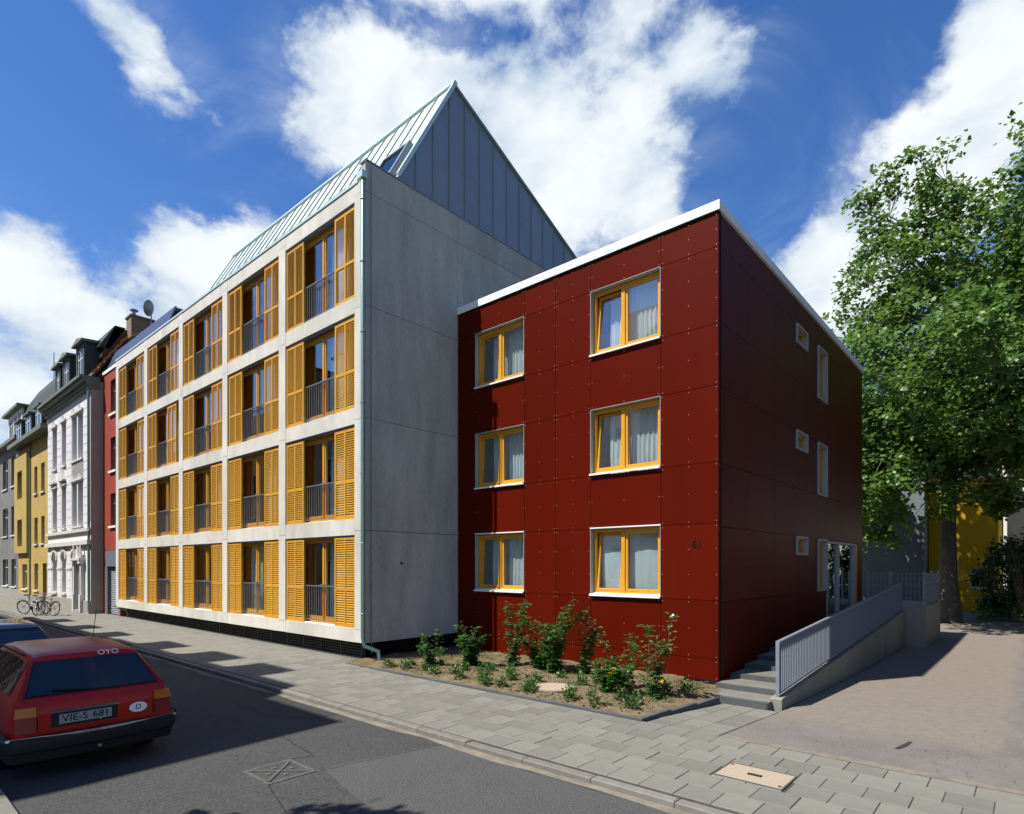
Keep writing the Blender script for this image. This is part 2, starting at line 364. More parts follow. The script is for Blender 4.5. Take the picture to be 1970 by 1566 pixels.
class MB:
    def __init__(s): s.v = []; s.f = []
    def box(s, x0, x1, y0, y1, z0, z1):
        n = len(s.v)
        s.v += [(x0, y0, z0), (x1, y0, z0), (x1, y1, z0), (x0, y1, z0), (x0, y0, z1), (x1, y0, z1), (x1, y1, z1), (x0, y1, z1)]
        s.f += [(n, n+3, n+2, n+1), (n+4, n+5, n+6, n+7), (n, n+1, n+5, n+4), (n+1, n+2, n+6, n+5), (n+2, n+3, n+7, n+6), (n+3, n, n+4, n+7)]
        return s
    def slab(s, x0, x1, y0, y1, z0, z1, c=0.008, tilt=0.0):
        """box with chamfered top edges"""
        n = len(s.v)
        s.v += [(x0, y0, z0), (x1, y0, z0), (x1, y1, z0), (x0, y1, z0), (x0, y0, z1-c), (x1, y0, z1-c), (x1, y1, z1-c+tilt), (x0, y1, z1-c+tilt),
                (x0+c, y0+c, z1), (x1-c, y0+c, z1), (x1-c, y1-c, z1+tilt), (x0+c, y1-c, z1+tilt)]
        for i in range(4):
            j = (i+1) % 4
            s.f += [(n+i, n+j, n+4+j, n+4+i), (n+4+i, n+4+j, n+8+j, n+8+i)]
        s.f += [(n, n+3, n+2, n+1), (n+8, n+9, n+10, n+11)]
        return s
    def hexa(s, p):
        n = len(s.v); s.v += [tuple(q) for q in p]
        s.f += [(n, n+3, n+2, n+1), (n+4, n+5, n+6, n+7), (n, n+1, n+5, n+4), (n+1, n+2, n+6, n+5), (n+2, n+3, n+7, n+6), (n+3, n, n+4, n+7)]
        return s
    def prism(s, pts, vec):
        """polygon (3d points) extruded by vec"""
        n = len(s.v); k = len(pts)
        s.v += [tuple(p) for p in pts] + [tuple(Vector(p) + Vector(vec)) for p in pts]
        s.f += [tuple(range(n, n+k))[::-1], tuple(range(n+k, n+2*k))]
        s.f += [(n+i, n+(i+1) % k, n+k+(i+1) % k, n+k+i) for i in range(k)]
        return s
    def poly(s, pts):
        n = len(s.v); s.v += [tuple(p) for p in pts]; s.f.append(tuple(range(n, n+len(pts)))); return s
    def tube(s, pts, rad, k=8, cap=True):
        pts = [Vector(p) for p in pts]
        if not isinstance(rad, (list, tuple)): rad = [rad] * len(pts)
        n0 = len(s.v); prev = None
        for i, p in enumerate(pts):
            d = (pts[min(i+1, len(pts)-1)] - pts[max(i-1, 0)]).normalized()
            if prev is None:
                a = Vector((0, 0, 1)) if abs(d.z) < 0.9 else Vector((1, 0, 0))
                u = d.cross(a).normalized()
            else:
                u = (prev - d * prev.dot(d)).normalized()
            prev = u; w = d.cross(u)
            for j in range(k):
                t = 2 * math.pi * j / k
                s.v.append(tuple(p + (u * math.cos(t) + w * math.sin(t)) * rad[i]))
        for i in range(len(pts)-1):
            for j in range(k):
                a = n0 + i*k + j; b = n0 + i*k + (j+1) % k
                s.f.append((a, b, b+k, a+k))
        if cap:
            s.f.append(tuple(range(n0, n0+k))[::-1]); e = n0 + (len(pts)-1)*k; s.f.append(tuple(range(e, e+k)))
        return s
    def torus(s, c, axis, R_, r, n=24, k=6):
        axis = Vector(axis).normalized(); c = Vector(c)
        a = axis.orthogonal().normalized(); b = axis.cross(a); n0 = len(s.v)
        for i in range(n):
            t = 2*math.pi*i/n; dd = a*math.cos(t) + b*math.sin(t)
            for j in range(k):
                q = 2*math.pi*j/k
                s.v.append(tuple(c + dd*(R_ + r*math.cos(q)) + axis*r*math.sin(q)))
        for i in range(n):
            for j in range(k):
                A = n0+i*k+j; B = n0+i*k+(j+1) % k; C = n0+((i+1) % n)*k+(j+1) % k; D = n0+((i+1) % n)*k+j
                s.f.append((A, D, C, B))
        return s
    def disc(s, c, axis, r, h, n=16):
        axis = Vector(axis).normalized(); c = Vector(c); a = axis.orthogonal().normalized(); b = axis.cross(a)
        return s.prism([c + (a*math.cos(2*math.pi*i/n) + b*math.sin(2*math.pi*i/n))*r for i in range(n)], axis*h)
    def mesh(s, name, m, smooth=None):
        me = bpy.data.meshes.new(name); me.from_pydata(s.v, [], s.f); me.materials.append(MT[m])
        if smooth is not None:
            for p in me.polygons: p.use_smooth = True
            if smooth > 0: me.set_sharp_from_angle(angle=R(smooth))
        me.update(); return me
    def build(s, name, m, parent=None, smooth=None, loc=(0, 0, 0), world=True):
        return inst(name, s.mesh(name, m, smooth), parent, loc, world=world)
def B(name, m, parent, *b, **k):
    mb = MB()
    if isinstance(b[0], list): b = b[0]
    for x in (b if isinstance(b[0], tuple) else (b,)): mb.box(*x)
    return mb.build(name, m, parent, **k)
def text_mesh(name, body, size, m, depth=0.004):
    c = bpy.data.curves.new(name, 'FONT'); c.body = body; c.size = size; c.extrude = depth; c.align_x = 'CENTER'; c.align_y = 'CENTER'
    c.resolution_u = 3
    o = bpy.data.objects.new(name, c); COL.objects.link(o)
    bpy.context.view_layer.update()
    me = bpy.data.meshes.new_from_object(o.evaluated_get(bpy.context.evaluated_depsgraph_get()))
    bpy.data.objects.remove(o); bpy.data.curves.remove(c)
    me.materials.clear(); me.materials.append(MT[m]); me.name = name
    return me
def copy_tree(o, parent=None):
    c = o.copy(); COL.objects.link(c)
    if parent is not None: c.parent = parent
    for ch in o.children: copy_tree(ch, c)
    return c
rng = random.Random(7)

# ------------------------------------------------------------------ ground, road, pavements
def zd(y):
    P = [(-1e6, 0), (8.1, 0), (10.6, -0.15), (17, -0.34), (24, -0.42), (1e6, -0.42)]
    for (a, za), (b, zb) in zip(P, P[1:]):
        if a <= y <= b: return za + (zb - za) * (y - a) / (b - a)
g = MB().poly([(-1500, -1500, -0.75), (1500, -1500, -0.75), (1500, 1500, -0.75), (-1500, 1500, -0.75)]).build('ground', 'earth'); tag(g, kind='structure')
ROADZ = -0.075
road = MB().poly([(-400, 1.12, ROADZ), (200, 1.12, ROADZ), (200, 5.52, ROADZ), (-400, 5.52, ROADZ)]).build('road', 'asphalt'); tag(road, kind='structure')
gut = MB()
gx = [-60 + i * 0.5 for i in range(150)]
for a, b in zip(gx, gx[1:]):
    w0 = 0.13 + 0.07 * mnoise.noise(Vector((a * 0.7, 3, 0))) + 0.05 * mnoise.noise(Vector((a * 2.1, 9, 0)))
    w1 = 0.13 + 0.07 * mnoise.noise(Vector((b * 0.7, 3, 0))) + 0.05 * mnoise.noise(Vector((b * 2.1, 9, 0)))
    gut.poly([(a, 5.52 - w0, ROADZ + 0.004), (b, 5.52 - w1, ROADZ + 0.004), (b, 5.52, ROADZ + 0.006), (a, 5.52, ROADZ + 0.006)])
tag(gut.build('gutter_grit', 'gutter'), kind='structure')
seams = MB()
def seam_strip(pts, w):
    for (x0, y0), (x1, y1) in zip(pts, pts[1:]):
        d = Vector((x1-x0, y1-y0, 0)).normalized(); n = Vector((-d.y, d.x, 0)) * w
        seams.poly([(x0-n.x, y0-n.y, ROADZ+0.004), (x1-n.x, y1-n.y, ROADZ+0.004), (x1+n.x, y1+n.y, ROADZ+0.004), (x0+n.x, y0+n.y, ROADZ+0.004)])
def wob(x0, y0, x1, y1, n, a, sd):
    return [(x0+(x1-x0)*i/n + a*mnoise.noise(Vector((i*0.6, sd, 0))), y0+(y1-y0)*i/n + a*mnoise.noise(Vector((i*0.6, sd, 7)))) for i in range(n+1)]
seam_strip(wob(-6.35, 3.78, -6.0, 5.5, 10, 0.03, 1), 0.006)
seam_strip(wob(-8.6, 4.25, -6.9, 4.0, 10, 0.04, 2), 0.005)
seam_strip(wob(-6.9, 4.0, -7.0, 3.72, 4, 0.02, 3), 0.005)
seam_strip(wob(-13, 3.4, -8.6, 4.25, 14, 0.05, 4), 0.006)
seam_strip(wob(-6.4, 3.15, -3.0, 2.2, 12, 0.04, 5), 0.005)
for nm, mm, pts in (('asphalt_patch', 'asphalt2', [(-6.05, 5.38), (-6.4, 3.82), (-3.2, 3.1), (1.5, 3.0), (2.5, 5.40)]), ('asphalt_patch', 'asphalt3', [(-5.6, 3.0), (-5.2, 1.9), (-3.0, 1.4), (-2.2, 2.2), (-3.0, 2.8)]), ('asphalt_patch', 'asphalt3', [(-12.4, 5.40), (-12.2, 4.7), (-9.4, 4.55), (-8.6, 4.9), (-8.5, 5.38)])):
    q = []
    for (x0_, y0_), (x1_, y1_) in zip(pts, pts[1:] + pts[:1]):
        n_ = max(2, int(math.hypot(x1_-x0_, y1_-y0_)/.15))
        q += [(x0_+(x1_-x0_)*i/n_ + .03*mnoise.noise(Vector((x0_+i*.4, y0_, 1))), y0_+(y1_-y0_)*i/n_ + .03*mnoise.noise(Vector((x0_+i*.4, y0_, 4))), ROADZ+.003) for i in range(n_)]
    MB().poly(q).build(nm, mm, road)
sm = seams.build('road_crack', 'rubber', road)

pv = MB().box(-400, -11.4, 5.665, 9.0, -0.5, -0.014).box(-11.4, 200, 5.665, 8.06, -0.5, -0.014).hexa([(-4.42, 8.06, -.5), (-3.28, 8.06, -.5), (-3.28, 10.66, -.5), (-4.42, 10.66, -.5), (-4.42, 8.06, -.016), (-3.28, 8.06, -.016), (-3.28, 10.66, zd(10.66)-.016), (-4.42, 10.66, zd(10.66)-.016)]).build('pavement', 'joint'); tag(pv, kind='structure')
SL = 0.40
slab_me = {}
def put_slab(x0, x1, y0, y1, zoff=0.0, tilt=0.0, mb=None):
    if mb is not None:
        mb.slab(x0+.003, x1-.003, y0+.003, y1-.003, -0.05+zoff, zoff, 0.006, tilt); return
    w, h = round(x1-x0, 3), round(y1-y0, 3)
    k = (w, h, round(tilt, 3))
    if k not in slab_me:
        slab_me[k] = MB().slab(0.003, w-.003, .003, h-.003, -0.05, 0, 0.006, tilt).mesh('slab', 'slab')
    o = inst('slab', slab_me[k], pv, (x0, y0, zoff + rng.uniform(-.0025, .0025)), rot=(rng.uniform(-.004, .004), rng.uniform(-.004, .004), rng.uniform(-.004, .004)))
COVER = (-2.73, -1.97, 6.53, 7.08)
rest = MB()
cells = []
for r in range(8):
    y0 = 5.70 + r * 0.39; y1 = y0 + 0.39
    off = (r % 2) * 0.2 + 0.03 * r
    for i in range(-160, 30):
        x0 = i * SL + off; x1 = x0 + SL
        if y1 > 8.1 and x1 > -11.4: continue
        cells.append((x0, x1, y0, min(y1, 8.72)))
near = []
for c in cells:
    if c[0] > 3.2 or c[0] < -64: continue
    x0, x1, y0, y1 = c
    cx0, cx1, cy0, cy1 = COVER
    if x1 > cx0 and x0 < cx1 and y1 > cy0 and y0 < cy1:
        if x0 < cx0 - .03: near.append((x0, cx0, y0, y1))
        if x1 > cx1 + .03: near.append((cx1, x1, y0, y1))
        a, b = max(x0, cx0), min(x1, cx1)
        if y0 < cy0 - .03 and b - a > .03: near.append((a, b, y0, cy0))
        if y1 > cy1 + .03 and b - a > .03: near.append((a, b, cy1, y1))
    else: near.append(c)
near.sort(key=lambda c: (c[0]**2 + (c[2])**2) if c[0] < 2.4 else 1e9)
extra = []
for j in range(7):                                   # slabs leading to the steps
    y0 = 8.06 + j * 0.37
    for i in range(3): extra.append((-4.38 + i*.37, -4.01 + i*.37, y0, y0+.37))
for n, c in enumerate(near):
    if n < 279: put_slab(*c)
    else: put_slab(*c, zoff=rng.uniform(-.003, .003), mb=rest)
for c in extra:
    put_slab(*c, zoff=zd(c[2]), tilt=zd(c[3]) - zd(c[2]))
tag(rest.build('paving_slabs', 'slab', pv), kind='stuff')
kb = tag(MB().box(-400, 200, 5.525, 5.66, -0.5, -0.08).build('kerb', 'joint'), kind='structure')
kme = MB().slab(0.004, 0.996, 0, 0.13, -0.3, 0.0, 0.012).mesh('kerb_stone', 'kerb')
for i in range(-46, 6):
    inst('kerb_stone', kme, kb, (i * 1.0 + .3, 5.53, rng.uniform(-.003, .003) - (0.0 if i < -6 else 0.012)))
np_ = tag(MB().box(-400, 200, -2.4, 1.0, -0.5, -0.004).build('near_pavement', 'slab'), kind='structure')
for i in range(-20, -2):
    inst('kerb_stone', kme, np_, (i * 1.0 + .15, 1.0, 0.0))
sidelot = tag(MB().poly([(-11.2, -80, -0.01), (200, -80, -0.01), (200, -2.4, -0.01), (-11.2, -2.4, -0.01)]).build('vacant_lot', 'lawn'), kind='structure')

drv = MB()
ys = [8.06, 9.3, 10.6, 12.5, 15, 17, 20, 24, 24.8, 30, 40, 70]
for a, b in zip(ys, ys[1:]):
    x0 = -3.27 if b <= 24.8 else -60
    drv.poly([(x0, a, zd(a)-.012), (40, a, zd(a)-.012), (40, b, zd(b)-.012), (x0, b, zd(b)-.012)])
tag(drv.build('driveway', 'drivemix'), kind='structure')
# sand swept along the edge of the slabs
sw = MB()
xs = [-3.2 + i * 0.2 for i in range(34)]
for a, b in zip(xs, xs[1:]):
    w = lambda x: 0.035 + 0.03 * mnoise.noise(Vector((x * 1.1, 5, 0))) + 0.02 * mnoise.noise(Vector((x * 4, 5, 0)))
    sw.poly([(a, 8.05 - w(a), 0.003), (b, 8.05 - w(b), 0.003), (b, 8.12 + w(b)*1.6, 0.002), (a, 8.12 + w(a)*1.6, 0.002)])
tag(sw.build('sand_drift', 'gutter'), kind='stuff')
# stone rim along the right of the path
rk = tag(MB().box(-0.10, 0.0, 10.8, 30, -0.7, -0.26).build('path_kerb', 'joint'), kind='structure')
rme = MB().slab(0, 0.12, .004, .996, -0.4, 0, .01).mesh('kerb_stone', 'kerb')
for i in range(18): inst('kerb_stone', rme, rk, (-0.11, 10.8 + i, zd(11.3 + i) + 0.03))

# ------------------------------------------------------------------ concrete apartment building
XG, YG = -12.21, 8.42
gb = empty('apartment_building', (-22, 14, 0), 'pale concrete apartment building with orange louvred shutters and a steep zinc roof', 'building')
PITCH, PW = 3.84, 0.38
TOPS = [0.80, 3.52, 6.27, 9.02, 11.77]
BOTS = [0.46, 3.12, 5.87, 8.62, 11.37]
pxs = [XG - 0.20 - PITCH * i for i in range(6)]      # pier centres from the right
for x in pxs:
    w = 0.20 if x == pxs[0] else PW / 2
    zs = [0.46, 0.78, 3.22, 5.97, 8.72, 11.50, 11.77]
    for a, b in zip(zs, zs[1:]):
        B('pier', 'concrete', gb, x-w, x+w, YG, YG+.42, a+.005, b-.005)
for a, b in zip(pxs, pxs[1:]):
    for k in range(5):
        B('spandrel_beam', 'concrete', gb, b+PW/2+.006, a-(0.20 if a == pxs[0] else PW/2)-.006, YG+.004, YG+.42, BOTS[k], TOPS[k])
# joint shadow behind the beams
B('joint_backing', 'dark', gb, [(x-.17, x+.17, YG+.05, YG+.41, .5, 11.7) for x in pxs])
# interiors
for k in range(4):
    B('floor_slab', 'room', gb, -31.6, -12.55, YG+.46, 11.2, BOTS[k]+.1, TOPS[k]-.02)
B('floor_slab', 'room', gb, -31.6, -12.55, YG+.46, 11.2, 11.4, 11.7)
B('back_wall', 'room', gb, -31.7, -12.55, 11.0, 11.2, 0.2, 11.75)
for x in pxs[1:-1]:
    B('party_wall', 'room', gb, x-.1, x+.1, YG+.45, 11.0, 0.3, 11.7)

SW, SH = 0.94, 2.31
fr = MB()
st = .062
for a, b in ((0, st), (SW/2-.032, SW/2+.032), (SW-st, SW)): fr.box(a, b, 0, .05, 0, SH)
for a, b in ((0, .12), (.95, 1.02), (SH-.07, SH)):
    fr.box(st, SW/2-.032, .002, .048, a, b); fr.box(SW/2+.032, SW-st, .002, .048, a, b)
SHUT = fr.mesh('shutter', 'orange')
ls = MB()
for xa, xb in ((st, SW/2-.032), (SW/2+.032, SW-st)):
    for za, zb in ((.12, .95), (1.02, SH-.07)):
        n = int((zb-za)/.056); dz = (zb-za)/n
        for i in range(n):
            z = za + i*dz
            ls.hexa([(xa, .006, z+.002), (xb, .006, z+.002), (xb, .042, z+.038), (xa, .042, z+.038), (xa, .006, z+.014), (xb, .006, z+.014), (xb, .042, z+.050), (xa, .042, z+.050)])
SLATS = ls.mesh('louvre_slats', 'orange')
# french window (local: centre bottom, y into the room)
WW, WH = 2.62, 2.30
fw = MB()
fw.box(-WW/2, -WW/2+.07, 0, .08, 0, WH).box(WW/2-.07, WW/2, 0, .08, 0, WH).box(-WW/2+.07, WW/2-.07, 0, .08, WH-.07, WH).box(-WW/2+.07, WW/2-.07, 0, .08, 0, .06)
for a, b in ((-WW/2+.075, -.004), (.004, WW/2-.075)):
    fw.box(a, a+.075, .012, .07, .065, WH-.075).box(b-.075, b, .012, .07, .065, WH-.075)
    fw.box(a+.075, b-.075, .012, .07, .065, .17).box(a+.075, b-.075, .012, .07, WH-.15, WH-.075)
fw.box(-.03, .03, -.012, .012, .1, WH-.1)
FWIN = fw.mesh('french_window', 'orange2')
FP = MB().box(-WW/2+.15, -.079, .034, .046, .17, WH-.15).mesh('pane', 'glass')
FP2 = MB().box(.079, WW/2-.15, .034, .046, .17, WH-.15).mesh('pane', 'glass')
HND = MB().box(.045, .075, -.05, .012, 1.0, 1.03).box(-.06, .06, -.065, -.045, 1.0, 1.03).mesh('handle', 'steel')
def wavy(x0, x1, z0, z1, amp, per, seed, y=0.0, billow=0.0):
    m = MB(); rr = random.Random(seed); n = max(8, int((x1-x0)/0.014)); ph = [rr.uniform(0, 6.28) for _ in range(4)]
    for i in range(n+1):
        x = x0 + (x1-x0)*i/n
        o = amp*math.sin(6.283*x/per + ph[0] + 1.4*math.sin(x*3.1+ph[1])) + amp*.5*math.sin(6.283*x/(per*.43)+ph[2])
        for j, z in enumerate((z0, (z0*2+z1)/3, (z0+z1*2)/3, z1)):
            f = 1 - 0.25*j
            m.v.append((x + .012*math.sin(ph[3]+j*1.7+x*9), y + o*f + billow*math.sin(math.pi*i/n)*math.sin(math.pi*(j+.3)/3.6), z))
    for i in range(n):
        for j in range(3):
            a = i*4+j; m.f.append((a, a+4, a+5, a+1))
    return m
CURT = [wavy(-.9 + (0 if q % 3 else .9), (-.35 if q % 3 == 1 else .9), .03, 2.2, .03, .13, q, .22).mesh('curtain', 'curtain', 0) for q in range(4)]
CURT.append(wavy(.35, .92, .03, 2.2, .03, .12, 9, .22).mesh('curtain', 'curtain', 0))
# railing
rl = MB().box(-.82, .82, 0, .035, .965, .995).box(-.82, .82, .004, .03, .05, .075)
for x in (-.82, .805): rl.box(x, x+.015, .002, .033, .0, .965)
RAIL = rl.mesh('balcony_railing', 'steel')
bl = MB()
for i in range(1, 14): bl.box(-.82+i*.1171-.007, -.82+i*.1171+.007, .01, .024, .075, .965)
BALS = bl.mesh('balusters', 'steel')
SHIFT = {(3, 2, 1): -.34, (4, 3, 1): -.12, (2, 1, 1): -.05, (1, 2, 0): .05, (4, 1, 1): -.06, (3, 3, 0): .04}
for bi, (a, b) in enumerate(zip(pxs, pxs[1:])):
    x1 = a - (0.20 if bi == 0 else PW/2); x0 = b + PW/2; xc = (x0+x1)/2
    for k in range(4):
        T = TOPS[k]
        # wall beside the window
        B('window_surround', 'shadewood', gb, [(x0-.03, xc-WW/2-.003, YG+.20, YG+.47, T, BOTS[k+1]+.03), (xc+WW/2+.003, x1+.03, YG+.20, YG+.47, T, BOTS[k+1]+.03), (xc-WW/2-.003, xc+WW/2+.003, YG+.202, YG+.468, T+WH+.02, BOTS[k+1]+.03)])
        w = inst('french_window', FWIN, gb, (xc, YG+.185, T+.02))
        inst('pane', FP, w); inst('pane', FP2, w); inst('handle', HND, w)
        q = (bi*7 + k*3 + 1) % 6
        if k < 2 or q in (1, 4): inst('curtain', CURT[[4, 0, 2, 4, 3, 4][q]], w)
        if k < 2 and q % 2: inst('curtain', CURT[4], w, (-0.05, .03, 0))
        B('window_sill', 'sill', gb, xc-.98, xc+.98, YG+.06, YG+.185, T-.01, T+.018)
        for sd in (0, 1):
            sx = (x0 + .012) if sd == 0 else (x1 - SW - .012)
            sx += SHIFT.get((bi, k, sd), 0) + rng.uniform(-.008, .008)
            s = inst('shutter', SHUT, gb, (sx, YG+.035, T-.035), rot=(0, 0, 0))
            inst('louvre_slats', SLATS, s)
        B('shutter_track', 'steel', gb, x0+.005, x1-.005, YG+.05, YG+.11, BOTS[k+1]-.05, BOTS[k+1]-.004)
        rr = inst('balcony_railing', RAIL, gb, (xc, YG+.092, T+.03)); tag(inst('balusters', BALS, rr), kind='stuff')
# side wall of large concrete panels
zs = [0.46, 3.22, 5.97, 8.72, 11.50, 12.24]
ycols = [YG+.003, 11.52, 15.2, 19.6]
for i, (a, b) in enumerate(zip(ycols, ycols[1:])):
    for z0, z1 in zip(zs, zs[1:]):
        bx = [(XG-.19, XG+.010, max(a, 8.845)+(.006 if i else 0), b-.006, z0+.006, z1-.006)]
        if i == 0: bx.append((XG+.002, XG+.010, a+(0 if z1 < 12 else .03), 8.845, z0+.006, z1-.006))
        B('wall_panel', 'concrete_shaded', gb, *bx)
B('joint_backing', 'dark', gb, XG-.36, XG-.205, 8.9, 19.6, 0.2, 12.2)
B('parapet_core', 'concrete_shaded', gb, XG-.19, XG+.001, YG+.06, 8.84, 11.90, 12.23)
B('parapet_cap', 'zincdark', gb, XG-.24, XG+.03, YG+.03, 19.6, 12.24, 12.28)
B('left_wall', 'concrete_shaded', gb, -31.81, -31.62, YG+.43, 19.6, 0.3, 11.9)
B('rear_wall', 'concrete_shaded', gb, -31.8, -12.5, 19.5, 19.7, 0, 12.2)
# plinth with dark louvres
B('plinth_wall', 'dark', gb, [(-31.7, -12.6, 9.0, 9.1, -.2, .46), (-12.62, -12.52, 8.9, 19.4, -.2, .46)])
pl = MB()
for i in range(6): pl.hexa([(-31.55, 8.72, .03+i*.07), (-12.62, 8.72, .03+i*.07), (-12.62, 8.77, .06+i*.07), (-31.55, 8.77, .06+i*.07), (-31.55, 8.72, .045+i*.07), (-12.62, 8.72, .045+i*.07), (-12.62, 8.77, .075+i*.07), (-31.55, 8.77, .075+i*.07)])
plo = pl.build('plinth_louvre', 'iron', gb)
pb = MB()
for i in range(21): pb.box(-12.75-i*.94, -12.72-i*.94, 8.705, 8.718, .02, .44)
pb.build('louvre_bracket', 'iron', plo)
B('plinth_strip', 'edging', gb, -31.6, -12.6, 8.66, 8.80, -.1, .02)
# roof
RID_Y, RID_Z, EV_Y, EV_Z = 11.41, 15.85, 9.0, 11.49
XL = -26.3
def roofp(y): return EV_Z + (RID_Z-EV_Z)*(y-EV_Y)/(RID_Y-EV_Y)
sl_ = Vector((0, RID_Y-EV_Y, RID_Z-EV_Z)); nrm = Vector((0, -(RID_Z-EV_Z), RID_Y-EV_Y)).normalized()
rf = B('roof_gutter', 'zincedge', gb, [(-31.82, XG-.25, YG-.02, YG+.16, 11.775, 11.845), (-31.82, XG-.25, YG+.17, 9.6, 11.76, 11.80)])
ntr = 23; tw = (XG-.04 - XL) / ntr
zs_me = MB().prism([(0.02, EV_Y, EV_Z), (tw-.02, EV_Y, EV_Z), (tw-.02, RID_Y, RID_Z), (0.02, RID_Y, RID_Z)], nrm*.012).mesh('zinc_sheet', 'zinc')
rb_me = MB().prism([(-.014, EV_Y, EV_Z), (.014, EV_Y, EV_Z), (.014, RID_Y, RID_Z), (-.014, RID_Y, RID_Z)], nrm*.045).mesh('standing_seam', 'seam')
for i in range(ntr):
    z = inst('zinc_sheet', zs_me, gb, (XL + i*tw, 0, 0)); inst('standing_seam', rb_me, z)
MB().prism([(XL, EV_Y+.06, EV_Z), (XG-.06, EV_Y+.06, EV_Z), (XG-.06, RID_Y, RID_Z-.04), (XL, RID_Y, RID_Z-.04)], nrm*-.06).build('roof_deck', 'seam', gb)
# roof windows low in the front slope
for xa in (-13.55, -16.6, -19.9, -23.0):
    w_ = 1.15
    def rp(x, y, h): 
        q = Vector((x, y, roofp(y))) + nrm*h; return tuple(q)
    ya, yb = 9.50, 10.15
    m = MB()
    for (xx0, xx1, yy0, yy1) in ((xa, xa+w_, ya, ya+.05), (xa, xa+w_, yb-.05, yb), (xa, xa+.07, ya+.05, yb-.05), (xa+w_-.07, xa+w_, ya+.05, yb-.05)):
        m.hexa([rp(xx0, yy0, .01), rp(xx1, yy0, .01), rp(xx1, yy1, .01), rp(xx0, yy1, .01), rp(xx0, yy0, .19), rp(xx1, yy0, .19), rp(xx1, yy1, .19), rp(xx0, yy1, .19)])
    sk = m.build('roof_window', 'zincdark', gb)
    MB().hexa([rp(xa+.07, ya+.05, .14), rp(xa+w_-.07, ya+.05, .14), rp(xa+w_-.07, yb-.05, .14), rp(xa+.07, yb-.05, .14), rp(xa+.07, ya+.05, .15), rp(xa+w_-.07, ya+.05, .15), rp(xa+w_-.07, yb-.05, .15), rp(xa+.07, yb-.05, .15)]).build('pane', 'carglass', sk)
BK = 0.439
BEND = RID_Y + (RID_Z-12.28)/BK
# gable in zinc trays
GX = XG - .03
yy = 9.44; edges = [yy + i*.60 for i in range(17)]
def topz(y): return roofp(y) if y < RID_Y else RID_Z - BK*(y-RID_Y)
for a, b in zip(edges, edges[1:]):
    a2, b2 = a, min(b, BEND)
    pts = [(GX, a2+.004, 12.285), (GX, b2-.004, 12.285)]
    top = [(GX, b2-.004, max(topz(b2), 12.3))]
    if a2 < RID_Y < b2: top.append((GX, RID_Y, RID_Z))
    top.append((GX, a2+.004, max(topz(a2), 12.29)))
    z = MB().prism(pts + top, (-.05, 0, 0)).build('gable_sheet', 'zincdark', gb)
    if topz(a2) > 12.35: B('standing_seam', 'seam', z, GX-.001, GX+.028, a2-.012, a2+.012, 12.285, topz(a2)-.01)
MB().prism([(GX-.06, 9.44, 12.26), (GX-.06, BEND, 12.26), (GX-.06, RID_Y, RID_Z-.03)], (-.1, 0, 0)).build('gable_backing', 'seam', gb)
def bar(name, m, p0, p1, w, h, par):
    p0, p1 = Vector(p0), Vector(p1); d = (p1-p0).normalized(); sd = Vector((1, 0, 0)); up = sd.cross(d).normalized()
    c = [(-1, -1), (1, -1), (1, 1), (-1, 1)]
    return MB().hexa([p0+sd*a*w+up*b_*h for a, b_ in c] + [p1+sd*a*w+up*b_*h for a, b_ in c]).build(name, m, par)
bar('verge_trim', 'zincedge', (XG-.01, 9.47, 12.40), (XG-.01, RID_Y, RID_Z+.03), .045, .05, gb)
bar('verge_trim', 'seam', (XG-.01, RID_Y, RID_Z+.03), (XG-.01, BEND, 12.32), .045, .035, gb)
MB().tube([(XG+.06, RID_Y, RID_Z+.05), (XL, RID_Y, RID_Z+.05)], .075, 8).build('ridge_cap', 'zincedge', gb, smooth=60)
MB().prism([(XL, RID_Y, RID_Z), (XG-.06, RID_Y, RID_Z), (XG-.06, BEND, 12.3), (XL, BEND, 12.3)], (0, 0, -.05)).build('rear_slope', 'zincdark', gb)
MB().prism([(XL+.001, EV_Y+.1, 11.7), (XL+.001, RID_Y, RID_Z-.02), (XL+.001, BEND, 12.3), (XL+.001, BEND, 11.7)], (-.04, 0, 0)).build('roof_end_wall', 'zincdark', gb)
MB().prism([(-34.45, 8.64, 11.84), (XL, 8.64, 11.84), (XL, 9.06, 12.98), (-34.45, 9.06, 12.98)], (0, .05, -.02)).build('low_roof', 'blueroof', gb)
B('low_roof_top', 'blueroof', gb, -34.45, XL, 9.07, 14, 12.86, 12.93)
# rain pipe on the corner and earth cable
MB().tube([(XG+.02, 8.43, 11.80), (XG+.07, 8.34, 11.62), (XG+.07, 8.34, .62), (XG+.10, 8.36, .42), (XG+.30, 8.62, .28), (XG+.34, 8.66, -.1)], .052, 10).build('rain_pipe', 'pipe', gb, smooth=60)
dp = MB()
for z in (1.2, 2.9, 4.6, 6.3, 8.0, 9.7, 11.2): dp.torus((XG+.07, 8.34, z), (0, 0, 1), .056, .010, 14, 5)
dp.build('pipe_clip', 'steel', gb, smooth=60)
B('rain_hopper', 'zincedge', gb, XG-.10, XG+.14, 8.27, 8.42, 11.72, 11.88)
MB().tube([(XG+.04, 8.60, 12.2), (XG+.035, 8.60, .9), (XG+.035, 8.62, .2)], .010, 6).build('earth_cable', 'pipe', gb)
MB().tube([(-31.75, 8.35, .55), (-31.6, 8.45, .40), (-31.2, 8.7, .32), (-31.2, 8.75, .05)], .04, 8).build('drain_elbow', 'pipe', gb, smooth=60)
MB().disc((XG+.002, 9.55, 2.42), (1, 0, 0), .035, .02, 10).build('wall_vent', 'dark', gb)

